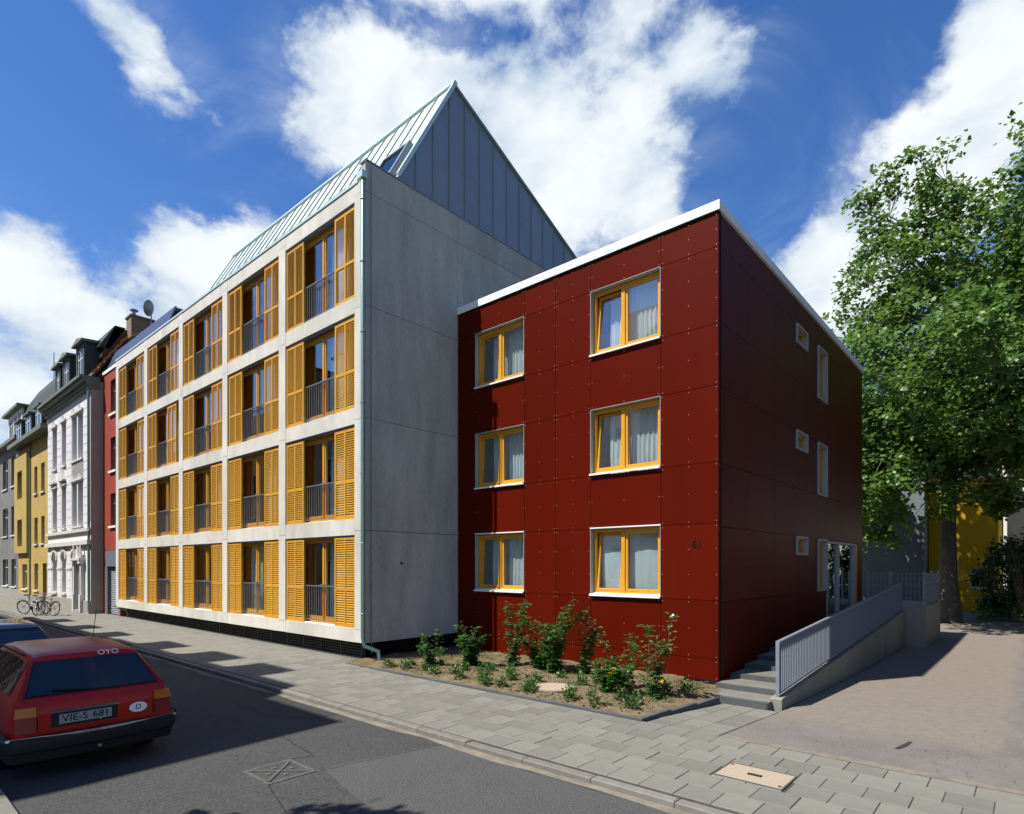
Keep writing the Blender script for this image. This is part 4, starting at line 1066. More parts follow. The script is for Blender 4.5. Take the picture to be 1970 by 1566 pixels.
# ------------------------------------------------------------------ red infill strip left of the concrete building
rs = empty('infill_house', (-33.2, 10, 0), 'narrow red rendered house front with a garage gate between two buildings', 'building')
YS_ = 8.60
op = [(-33.3, -32.3, 9.61, 11.24), (-33.3, -32.3, 6.89, 8.49), (-33.3, -32.3, 4.25, 5.81), (-33.95, -32.0, 0, 3.08)]
wall_grid(rs, -34.48, -31.83, 0, 11.72, YS_, 'redrender', op)
for o in op[:3]: win(rs, *o, YS_, 'bluegrey', .12, sillm='sill')
B('coping', 'white', rs, -34.5, -31.82, YS_-.05, YS_+.3, 11.72, 11.86)
B('garage_lintel', 'bluegrey', rs, -34.0, -31.83, YS_-.02, YS_+.2, 2.32, 3.07)
B('garage_post', 'bluegrey', rs, -34.0, -33.75, YS_-.02, YS_+.2, 0, 2.31)
gt = B('garage_gate', 'bluegrey', rs, -33.74, -31.85, YS_+.16, YS_+.19, 0, 2.3)
lat = MB()
for i in range(26):
    for j in range(14):
        x = -33.72 + j*.135 + (i % 2)*.067; z = .05 + i*.087
        if x < -31.95: lat.tube([(x-.04, YS_+.13, z), (x, YS_+.13, z+.03), (x+.04, YS_+.13, z)], .011, 4, cap=False)
tag(lat.build('gate_lattice', 'shutterdark', gt), kind='stuff')

# ------------------------------------------------------------------ white ornate house
wh = empty('ornate_house', (-39, 10, 0), 'white stucco town house with ornate arched windows and slate dormers', 'building')
WY = 8.10
cx = [(-42.42, -41.40), (-40.26, -39.36), (-38.10, -37.14), (-36.94, -35.98)]
ops = []
for a, b in cx: ops += [(a, b, 7.82, 10.20), (a, b, 4.40, 6.72)]
for a, b in cx[:3]: ops.append((a, b, .86, 3.16))
ops.append((-36.80, -35.80, 0.0, 2.9))
wall_grid(wh, -43.6, -34.5, 0, 11.0, WY, 'stuccowhite', ops)
for a, b in cx:
    for z0, z1 in ((7.82, 10.20), (4.40, 6.72)):
        w = win(wh, a, b, z0, z1, WY, 'framewhite', .2, sillm='stonetrim')
        hd = MB(); xm = (a+b)/2                  # carved head over each window
        hd.prism([(a-.12, WY-.10, z1), (b+.12, WY-.10, z1), (b+.12, WY-.10, z1+.12), (xm+.12, WY-.10, z1+.14), (xm, WY-.10, z1+.36), (xm-.12, WY-.10, z1+.14), (a-.12, WY-.10, z1+.12)], (0, .10, 0))
        hd.build('window_head', 'stonetrim', w)
    if b < -39:
        q = MB(); xm = (a+b)/2
        q.prism([(xm-.45, WY-.16, 7.05), (xm+.45, WY-.16, 7.05), (xm, WY-.16, 7.65)], (0, .16, 0)).box(xm-.55, xm+.55, WY-.2, WY, 6.95, 7.04).box(xm-.25, xm+.25, WY-.14, WY, 6.84, 6.94)
        q.build('pediment', 'stonetrim', wh)
rp_ = MB()
for i in range(9):
    for j in range(5): rp_.torus((-37.9 + i*.24, WY-.02, 6.98 + j*.16), (0, 1, 0), .07, .018, 8, 4)
tag(rp_.build('relief_ornament', 'stonetrim', wh), kind='stuff')
for a, b in cx[:3]:
    w = win(wh, a, b, .86, 3.16, WY, 'framewhite', .22, sillm='stonetrim')
    xm = (a+b)/2; hw = (b-a)/2
    sp = MB()                                     # filled corners that turn the head into an arch
    for sg in (-1, 1):
        arc = [(xm+sg*hw*math.cos(t), WY-.004, 3.16-hw+hw*math.sin(t)) for t in [i*math.pi/16 for i in range(9)]]
        sp.prism(arc + [(xm, WY-.004, 3.17), (xm+sg*hw, WY-.004, 3.17)], (0, .2, 0))
    sp.build('arch_spandrel', 'stuccowhite', w)
    ar = MB()
    for k in range(12):
        t0, t1 = math.pi*k/12, math.pi*(k+1)/12
        P_ = lambda t, q: (xm+q*math.cos(t), WY-.07, 3.16-hw+q*math.sin(t))
        ar.prism([P_(t0, hw), P_(t0, hw+.16), P_(t1, hw+.16), P_(t1, hw)], (0, .066, 0))
    ar.build('arch_moulding', 'stonetrim', w)
B('string_course', 'stonetrim', wh, -43.6, -34.46, WY-.13, WY, 4.06, 4.22)
B('string_course', 'stonetrim', wh, -43.6, -34.46, WY-.18, WY, 3.40, 3.62)
B('string_course', 'stonetrim', wh, [(-43.6, -42.5, WY-.05, WY, 2.15, 2.25), (-41.3, -40.35, WY-.05, WY, 2.15, 2.25), (-39.25, -38.2, WY-.05, WY, 2.15, 2.25)])
B('plinth', 'plinth', wh, [(-43.6, -36.95, WY-.10, WY, 0, .62), (-35.65, -34.5, WY-.10, WY, 0, .62)])
rus = MB()
for i in range(14):
    z = 4.5 + i*.44
    for a, b in ((-43.58, -42.55), (-41.28, -40.4), (-39.24, -38.22), (-35.86, -34.6)): rus.box(a, b, WY-.012, WY+.01, z, z+.40)
for i in range(6):
    z = .70 + i*.44
    for a, b in ((-43.58, -42.62), (-41.2, -40.45), (-39.18, -38.3)): rus.box(a, b, WY-.014, WY+.01, z, z+.40)
rus.build('ashlar_courses', 'stuccowhite', wh)
dw = B('door', 'framedark', wh, -36.72, -35.88, WY+.2, WY+.26, .1, 2.35); B('fanlight', 'glass', dw, -36.72, -35.88, WY+.21, WY+.23, 2.40, 2.85)
B('door_step', 'plinth', wh, -36.8, -35.8, WY-.25, WY+.2, 0, .12)
pr_ = MB()
for x in (-37.02, -35.72):
    pr_.box(x-.14, x+.14, WY-.22, WY, .0, .9).box(x-.10, x+.10, WY-.18, WY, .9, 2.45).box(x-.18, x+.18, WY-.26, WY, 2.45, 2.62)
    for k in range(6): pr_.torus((x+.05*math.sin(k), WY-.16, 2.75+k*.11), (0, 1, 0), .10-.008*k, .035, 8, 5)
pr_.box(-37.25, -35.5, WY-.28, WY, 2.62, 2.74).prism([(-36.75, WY-.18, 2.75), (-36.0, WY-.18, 2.75), (-36.37, WY-.18, 3.42)], (0, .18, 0))
pr_.build('portal', 'stonetrim', wh)
cn = MB()
for i, (z0, z1, o) in enumerate(((11.0, 11.15, .14), (11.15, 11.32, .22), (11.32, 11.46, .40), (11.46, 11.60, .50))): cn.box(-43.7, -34.44, WY-o, WY+.35, z0, z1)
cn.build('cornice', 'cornice', wh)
B('side_wall', 'stuccobeige', wh, -34.85, -34.49, WY+.01, 14, 0, 11.4)
MB().tube([(-34.56, WY-.10, 11.3), (-34.56, WY-.08, .1)], .06, 8).build('rain_pipe', 'pipe', wh, smooth=60)
RS = (13.83-11.58)/(9.59-8.07)
MB().prism([(-43.6, WY-.05, 11.55), (-34.6, WY-.05, 11.55), (-34.6, 9.6, 13.8), (-43.6, 9.6, 13.8)], (0, .15, -.1)).build('roof', 'slate', wh)
MB().prism([(-43.6, 9.6, 13.8), (-34.6, 9.6, 13.8), (-34.6, 11.9, 15.65), (-43.6, 11.9, 15.65)], (0, .15, -.1)).build('roof_top_slope', 'tile', wh)
MB().prism([(-34.6, WY, 11.4), (-34.6, 9.6, 13.7), (-34.6, 11.9, 15.5), (-34.6, 14, 11.4)], (-.2, 0, 0)).build('gable_wall', 'tile', wh)
vt = MB().tube([(-34.55, WY+.1, 11.70), (-34.55, 9.6, 13.85), (-34.55, 11.9, 15.7)], .04, 5).build('verge_board', 'tile', wh)
tme = MB().box(-.13, .13, -.16, .16, -.05, .05).mesh('verge_tile', 'tileorange')
for i in range(6):
    y = WY + .15 + i*.25; inst('verge_tile', tme, wh, (-34.55, y, 11.72+RS*(y-WY)), rot=(math.atan(RS) - .12, 0, 0))
for i, (xa_, xb_, zt) in enumerate(((-43.3, -42.0, 13.85), (-41.5, -40.0, 13.95), (-38.6, -37.0, 14.0))):
    wall_grid(wh, xa_, xb_, 11.6, zt, WY+.28, 'slate', [(xa_+.25, xb_-.25, 12.1, zt-.2)], 'dormer_front', .12)
    win(wh, xa_+.25, xb_-.25, 12.1, zt-.2, WY+.26, 'framewhite', .06, sillm=None)
    B('dormer_side', 'slate', wh, xa_, xa_+.06, WY+.40, 10.2, 11.6, zt); B('dormer_side', 'slate', wh, xb_-.06, xb_, WY+.40, 10.2, 11.6, zt)
    MB().prism([(xa_-.15, WY+.08, zt), (xb_+.15, WY+.08, zt), (xb_+.15, WY+.12, zt+.13), ((xa_+xb_)/2, WY+.12, zt+.32), (xa_-.15, WY+.12, zt+.13)], (0, 1.9, .12)).build('dormer_roof', 'cornice', wh)
MB().prism([(-43.4, WY+.75, 13.75), (-36.4, WY+.75, 13.75), (-36.4, WY+1.5, 15.05), (-43.4, WY+1.5, 15.05)], (0, .5, .0)).build('upper_roof', 'slate', wh)
MB().prism([(-36.4, WY+.85, 13.2), (-36.4, WY+1.50, 15.0), (-36.4, 10.9, 14.9), (-36.4, 10.9, 13.2)], (-.3, 0, 0)).build('upper_roof_side', 'tile', wh)
ch = B('chimney', 'brick', wh, -36.5, -35.7, 10.15, 11.2, 13.8, 15.55); B('chimney_cap', 'cornice', ch, -36.56, -35.64, 10.09, 11.26, 15.55, 15.64)
MB().tube([(-36.1, 10.4, 15.6), (-36.1, 10.4, 15.95)], .09, 8).disc((-36.1, 10.4, 15.98), (0, 0, 1), .2, .05, 12).build('chimney_pot', 'steel', ch)
sd_ = empty('satellite_dish', (-35.4, 11.0, 15.0), 'satellite dish on a short mast beside the chimney', 'satellite dish')
MB().tube([(-35.4, 11.0, 14.6), (-35.4, 11.0, 16.0)], .03, 6).build('mast', 'steel', sd_)
dd = MB(); nr, ns = 4, 18
axis = Vector((-.75, -.62, .25)).normalized(); a1 = axis.orthogonal().normalized(); a2 = axis.cross(a1)
for i in range(nr+1):
    for j in range(ns):
        q = .42*i/nr; dd.v.append(tuple(Vector((-35.4, 10.95, 16.1)) + axis*(.5*q*q) + (a1*math.cos(6.2832*j/ns) + a2*math.sin(6.2832*j/ns))*q))
for i in range(nr):
    for j in range(ns): dd.f.append((i*ns+j, i*ns+(j+1) % ns, (i+1)*ns+(j+1) % ns, (i+1)*ns+j))
dd.build('dish', 'steel', sd_, smooth=0)

# ------------------------------------------------------------------ ochre house and grey house further along
yh = empty('ochre_house', (-49, 10, 0), 'ochre yellow rendered house with a big dark mansard roof', 'building')
YY_ = 8.35
o1 = [(-52.9, -51.4, 6.95, 8.80), (-48.75, -47.85, 7.0, 8.75), (-46.8, -45.8, 6.98, 8.78), (-52.9, -51.4, 3.70, 5.48), (-48.75, -47.75, 3.75, 5.45), (-46.75, -45.8, 3.75, 5.45), (-52.6, -50.95, .78, 2.45), (-48.75, -47.6, .78, 2.48)]
dO = (-46.35, -45.25, 0, 2.5)
wall_grid(yh, -54.0, -43.62, 0, 10.6, YY_, 'stuccoyellow', o1 + [dO])
for o in o1: win(yh, *o, YY_, 'framewhite', .16)
B('door', 'framedark', yh, -46.3, -45.3, YY_+.2, YY_+.25, 0, 2.45)
bay = MB()
for a, b, z0, z1 in ((-54.05, -52.95, 3.2, 9.9), (-51.35, -49.9, 3.2, 9.9)): bay.box(a, b, YY_-.22, YY_+.01, z0, z1)
for z0, z1 in ((3.2, 3.68), (5.5, 6.93), (8.82, 9.9)): bay.box(-52.949, -51.351, YY_-.22, YY_+.01, z0, z1)
bay.build('bay_projection', 'stuccoyellow', yh)
B('plinth', 'plinth', yh, -54, -46.4, YY_-.04, YY_, 0, .45)
B('eaves', 'cornice', yh, -54.1, -43.6, YY_-.6, YY_+.3, 10.45, 10.72)
MB().tube([(-49.8, YY_-.06, 10.4), (-49.8, YY_-.06, .2)], .05, 6).build('rain_pipe', 'pipe', yh)
pf = [(YY_-.1, 10.7), (YY_+.10, 12.2), (8.95, 13.9), (9.5, 14.9), (10.6, 16.2), (13, 16.6)]
for (ya_, za_), (yb_, zb_) in zip(pf, pf[1:]): MB().prism([(-54.0, ya_, za_), (-43.62, ya_, za_), (-43.62, yb_, zb_), (-54.0, yb_, zb_)], (0, .25, -.12)).build('roof_slope', 'slate', yh)
MB().prism([(-53.9, y, z-.05) for y, z in pf] + [(-53.9, 13, 10.5), (-53.9, YY_, 10.5)], (.2, 0, 0)).build('gable_wall', 'slate', yh)
MB().prism([(-43.7, y, z-.05) for y, z in pf] + [(-43.7, 13, 10.5), (-43.7, YY_, 10.5)], (-.2, 0, 0)).build('gable_wall', 'slate', yh)
for a, b in ((-52.6, -51.2), (-49.6, -48.2), (-46.6, -45.2)):
    win(yh, a, b, 10.95, 12.0, YY_-.32, 'framewhite', .02, sillm=None); B('dormer_cheek', 'slate', yh, a-.1, a-.01, YY_-.25, 9.2, 10.8, 12.1); B('dormer_cheek', 'slate', yh, b+.01, b+.1, YY_-.25, 9.2, 10.8, 12.1); B('dormer_roof', 'cornice', yh, a-.2, b+.2, YY_-.45, 9.2, 12.1, 12.2)
gh = empty('grey_house', (-60, 10, 0), 'weathered dark grey house farthest left with a flat roofed dormer', 'building')
GY = 8.65
o2 = []
for a, b in ((-62.2, -60.0), (-58.6, -56.8)):
    for z0, z1 in ((8.36, 10.64), (4.66, 6.86), (.78, 2.85)): o2.append((a, b, z0, z1))
for a, b in ((-67.6, -65.6), (-71.5, -69.6)):
    for z0, z1 in ((8.36, 10.64), (4.66, 6.86), (.78, 2.85)): o2.append((a, b, z0, z1))
wall_grid(gh, -74, -54.05, 0, 11.4, GY, 'stuccogrey', o2)
for o in o2: win(gh, *o, GY, 'framewhite', .18)
B('plinth', 'plinth', gh, -74, -54.05, GY-.05, GY, 0, .6)
B('eaves', 'cornice', gh, -74, -54.1, GY-.5, GY+.3, 11.4, 11.65)
MB().prism([(-74, GY-.2, 11.6), (-54.1, GY-.2, 11.6), (-54.1, 12, 15.2), (-74, 12, 15.2)], (0, .2, -.15)).build('roof', 'slate', gh)
MB().prism([(-54.3, GY, 11.4), (-54.3, 12, 15.0), (-54.3, 15, 11.4)], (.2, 0, 0)).build('gable_wall', 'slate', gh)
wall_grid(gh, -60.5, -55.2, 11.7, 13.9, GY+.1, 'framewhite', [(-60.2, -58.6, 12.2, 13.7), (-58.4, -57.0, 12.2, 13.7), (-56.8, -55.5, 12.2, 13.7)], 'dormer_front', .12)
for a, b in ((-60.2, -58.6), (-58.4, -57.0), (-56.8, -55.5)): win(gh, a, b, 12.2, 13.7, GY+.1, 'framewhite', .05, sillm=None)
B('dormer_roof', 'cornice', gh, -60.9, -54.9, GY-.25, 12, 13.9, 14.1); B('dormer_cheek', 'cornice', gh, -60.5, -60.4, GY+.22, 11.5, 11.7, 13.9); B('dormer_cheek', 'cornice', gh, -55.3, -55.2, GY+.22, 11.5, 11.7, 13.9)
MB().tube([(-54.6, 10.5, 14), (-54.6, 10.5, 18.2)], .03, 5).build('antenna', 'steel', gh)
fh = empty('far_house', (-84, 10, 0), 'far dark house front at the left edge beyond the grey house', 'building')
o3 = [(-80+4*i*-1, -78.4-4*i, z, z+2.0) for i in range(3) for z in (1, 4.6, 8.2)]
wall_grid(fh, -92, -74.05, 0, 11.6, 8.7, 'stuccogrey', o3)
for o in o3: win(fh, *o, 8.7, 'framewhite', .18)
MB().prism([(-92, 8.5, 11.5), (-74.1, 8.5, 11.5), (-74.1, 12, 15), (-92, 12, 15)], (0, .2, -.15)).build('roof', 'tile', fh)

# ------------------------------------------------------------------ courtyard houses behind the tree
def back_house(name, label, x0, x1, Y, zt, wallm, roofm, ops, ridge, depth=8, eav=.3):
    t = empty(name, ((x0+x1)/2, Y+2, -.42), label, 'building')
    wall_grid(t, x0, x1, -.5, zt, Y, wallm, ops)
    for o in ops: win(t, *o, Y, 'framewhite', .15)
    B('side_wall', wallm, t, [(x0, x0+.3, Y+.36, Y+depth, -.5, zt), (x1-.3, x1, Y+.36, Y+depth, -.5, zt)])
    B('eaves', 'white' if wallm == 'bgyellow' else 'cornice', t, x0-.1, x1+.1, Y-.25, Y+.4, zt, zt+.22)
    MB().prism([(x0-.1, Y-.25, zt+.23), (x1+.1, Y-.25, zt+.23), (x1+.1, Y+depth/2, ridge), (x0-.1, Y+depth/2, ridge)], (0, .2, -.15)).build('roof', roofm, t)
    MB().prism([(x0, Y+.2, zt), (x0, Y+depth/2, ridge-.2), (x0, Y+depth, zt)], (.2, 0, 0)).prism([(x1-.2, Y+.2, zt), (x1-.2, Y+depth/2, ridge-.2), (x1-.2, Y+depth, zt)], (.2, 0, 0)).build('gable_wall', wallm, t)
    return t
back_house('yellow_house', 'bright yellow rendered house behind the plane tree', -5.0, -1.55, 46, 7.7, 'bgyellow', 'slate', [(-2.9, -1.95, 1.0, 2.2), (-4.4, -3.5, 1.0, 2.6)], 11.2)
gy_ = back_house('grey_annex', 'blue grey windowless house wall left of the yellow house', -10.5, -5.05, 44.5, 10.2, 'bggrey', 'slate', [], 13.0)
back_house('cream_house', 'cream rendered house glimpsed at the right edge behind leaves', -1.3, 8, 52, 8.6, 'bgcream', 'tile', [(.3, 1.4, 5.0, 6.6), (2.6, 3.7, 5.0, 6.6)], 13)
back_house('brown_roof_house', 'brown roofed house far behind the yellow house', -12, 3, 62, 12, 'bgcream', 'tile', [(-4.2, -3.2, 9, 10.6), (-1.4, -.4, 9, 10.6)], 17.5)
bw = empty('garden_wall', (6, 34, -.4), 'low dark garden wall at the right end of the driveway', 'wall')
B('wall_body', 'rampwall', bw, .9, 9, 29.5, 29.7, -.6, .7)
tag(MB().poly([(-2.2, 38.5, -.40), (6, 38.5, -.40), (6, 45.9, -.40), (-2.2, 45.9, -.40)]).build('lawn', 'lawn'), kind='structure')

# ------------------------------------------------------------------ houses on the camera's side of the street (they shade the road)
def near_house(label, x0, x1, ev, wallm, seed, dorm=(), ridge=4.0, ry=-7.0):
    Y = -2.2
    t = empty('terrace_house', ((x0+x1)/2, Y-4, 0), label, 'building', 'houses on the near side of the street')
    n = max(1, int((x1-x0)/2.4)); ops = []
    for i in range(n):
        xc = x0 + (x1-x0)*(i+.5)/n
        z = 1.0
        while z + 2.2 < ev: ops.append((xc-.55, xc+.55, z, z+1.7)); z += 3.1
    xs = sorted({x0, x1, *[o[0] for o in ops], *[o[1] for o in ops]}); mb = MB()
    for a, b in zip(xs, xs[1:]):
        z = 0
        for q0, q1 in sorted([(o[2], o[3]) for o in ops if o[0] <= a+1e-6 and o[1] >= b-1e-6]): mb.box(a, b, Y-.3, Y, z, q0); z = q1
        mb.box(a, b, Y-.3, Y, z, ev-.05)
    mb.build('wall', wallm, t)
    for o in ops:
        f = MB().box(o[0], o[0]+.07, Y-.2, Y-.14, o[2], o[3]).box(o[1]-.07, o[1], Y-.2, Y-.14, o[2], o[3]).box(o[0]+.07, o[1]-.07, Y-.2, Y-.14, o[2], o[2]+.07).box(o[0]+.07, o[1]-.07, Y-.2, Y-.14, o[3]-.07, o[3]).box((o[0]+o[1])/2-.03, (o[0]+o[1])/2+.03, Y-.2, Y-.13, o[2]+.07, o[3]-.07).build('window', 'framewhite', t)
        B('pane', 'carglass', f, o[0]+.03, o[1]-.03, Y-.18, Y-.17, o[2]+.03, o[3]-.03)
    B('side_wall', wallm, t, [(x1-.3, x1, ry*2-Y, Y-.31, 0, ev-.05), (x0, x0+.3, ry*2-Y, Y-.31, 0, ev-.05)])
    B('eaves', 'cornice', t, x0, x1, Y-.3, Y+.2, ev-.05, ev+.05)
    MB().prism([(x0, Y+.2, ev), (x1, Y+.2, ev), (x1, ry, ev+ridge), (x0, ry, ev+ridge)], (0, -.1, -.12)).build('roof', 'tile', t)
    MB().prism([(x0, ry, ev+ridge), (x1, ry, ev+ridge), (x1, ry*2-Y, ev), (x0, ry*2-Y, ev)], (0, 0, -.12)).build('rear_roof', 'tile', t)
    MB().prism([(x1-.25, Y-.31, ev-.1), (x1-.25, ry, ev+ridge-.1), (x1-.25, ry*2-Y, ev-.1)], (.2, 0, 0)).build('gable_wall', wallm, t)
    for a, b, zt in dorm:
        B('dormer', 'cornice', t, a, b, Y-3.2, Y-.45, ev+.05, zt); B('dormer_roof', 'slate', t, a-.15, b+.15, Y-3.3, Y-.30, zt, zt+.12)
    return t
bh = empty('sky_blocker_house', (9, 22, 0), 'dark brick house added unseen right of the driveway to block sky light', 'building')  # added out of view to keep sky light off the shaded side walls
B('wall', 'blockerbrick', bh, [(4.2, 15, 12, 12.35, -.5, 11.5), (4.2, 4.55, 12.36, 31, -.5, 11.5), (14.6, 15, 12.36, 31, -.5, 11.5), (4.56, 14.6, 30.6, 31, -.5, 11.5)])
MB().prism([(4.0, 11.7, 11.4), (15.2, 11.7, 11.4), (9.6, 11.7, 15.5)], (0, 19.6, 0)).build('roof', 'tile', bh)
for zz in (1.2, 4.3, 7.4):
    for yy_ in (15, 19, 23, 27):
        f = B('window', 'framewhite', bh, [(4.16, 4.22, yy_, yy_+.08, zz, zz+1.5), (4.16, 4.22, yy_+1.02, yy_+1.1, zz, zz+1.5), (4.16, 4.22, yy_+.08, yy_+1.02, zz, zz+.08), (4.16, 4.22, yy_+.08, yy_+1.02, zz+1.42, zz+1.5)])
        B('pane', 'carglass', f, 4.185, 4.197, yy_+.08, yy_+1.02, zz+.08, zz+1.42)
near_house('low corner house of the near terrace, first beside the vacant lot', -14.3, -11.2, 11.7, 'stuccobeige', 1, ridge=.9, ry=-6.0)
near_house('near terrace house with three dormers, second from the vacant lot', -25.6, -14.3, 13.05, 'stuccowhite', 2, dorm=((-17.9, -16.6, 15.2), (-20.9, -19.3, 15.3), (-24.2, -22.6, 15.2)))
near_house('near terrace house of dark grey render, third from the vacant lot', -38, -25.6, 12.9, 'stuccogrey', 3, dorm=((-28.4, -27, 14.9), (-32, -30.5, 14.9), (-36, -34.5, 14.9)))
near_house('long ochre terrace house, fourth from the vacant lot', -62, -38, 11.6, 'stuccoyellow', 4)

# ------------------------------------------------------------------ covers in road and pavement
mh = empty('road_manhole', (-6.68, 3.44, ROADZ), 'square cast iron manhole cover with raised cross ribs in the road', 'manhole cover')
x0, x1, y0, y1 = -7.0, -6.36, 3.13, 3.73; z = ROADZ
B('frame', 'iron', mh, [(x0, x1, y0, y0+.05, z-.05, z+.008), (x0, x1, y1-.05, y1, z-.05, z+.008), (x0, x0+.05, y0+.05, y1-.05, z-.05, z+.008), (x1-.05, x1, y0+.05, y1-.05, z-.05, z+.008)])
B('cover', 'asphalt', mh, x0+.05, x1-.05, y0+.05, y1-.05, z-.05, z+.005)
rb = MB(); c = Vector(((x0+x1)/2, (y0+y1)/2, z+.005))
for a in range(2):
    d = Vector((math.cos(R(43+90*a)), math.sin(R(43+90*a)), 0)); n = Vector((-d.y, d.x, 0))*.018; L = .36
    rb.hexa([c-d*L-n, c+d*L-n, c+d*L+n, c-d*L+n] + [q + Vector((0, 0, .010+.002*a)) for q in (c-d*L-n, c+d*L-n, c+d*L+n, c-d*L+n)])
for sx, sy in ((-.15, 0), (.15, 0), (0, .14), (0, -.14)): rb.box(c.x+sx-.035, c.x+sx+.035, c.y+sy-.03, c.y+sy+.03, z+.005, z+.013)
rb.build('rib', 'iron', mh)
uc = empty('utility_cover', (-2.35, 6.8, 0), 'rectangular pebble concrete cover with a small grate set in the paving', 'manhole cover')
x0, x1, y0, y1 = -2.725, -1.975, 6.535, 7.075
B('frame', 'iron', uc, [(x0, x1, y0, y0+.018, -.06, .004), (x0, x1, y1-.018, y1, -.06, .004), (x0, x0+.018, y0+.018, y1-.018, -.06, .004), (x1-.018, x1, y0+.018, y1-.018, -.06, .004)])
B('infill', 'aggregate', uc, x0+.018, x1-.018, y0+.018, y1-.018, -.06, .001)
B('grate_opening', 'dark', uc, -2.43, -2.27, 6.77, 6.84, -.02, .003)
B('grate_bar', 'iron', uc, [(-2.43+.032*i, -2.418+.032*i, 6.772, 6.838, .003, .007) for i in range(1, 5)])
B('lifting_lug', 'iron', uc, [(-2.69, -2.66, 6.98, 7.02, .001, .008), (-2.04, -2.01, 6.60, 6.64, .001, .008)])
# bits of litter and leaves on the driveway
lt = MB(); r = random.Random(5)
for _ in range(150):
    x, y = r.uniform(-3, 1.5), r.uniform(8.4, 13)
    if y > 10: y = r.uniform(8.4, 24)
    leaf(lt, Vector((x, y, zd(y)+.003)), Vector((r.uniform(-1, 1), r.uniform(-1, 1), .1)), Vector((0, 0, 1)), r.uniform(.02, .06), r.uniform(.01, .03))
tag(lt.build('fallen_leaves', 'stem'), 'dry leaf scraps scattered over the driveway', 'leaves', kind='stuff')

os_ = MB(); pt = [(-1.39, 9.28), (-1.33, 9.30), (-1.28, 9.60), (-1.27, 9.95), (-1.31, 9.97), (-1.35, 9.62)]
os_.poly([(x, y, zd(y)-.008) for x, y in pt]); tag(os_.build('oil_stain', 'asphalt3'), kind='structure')
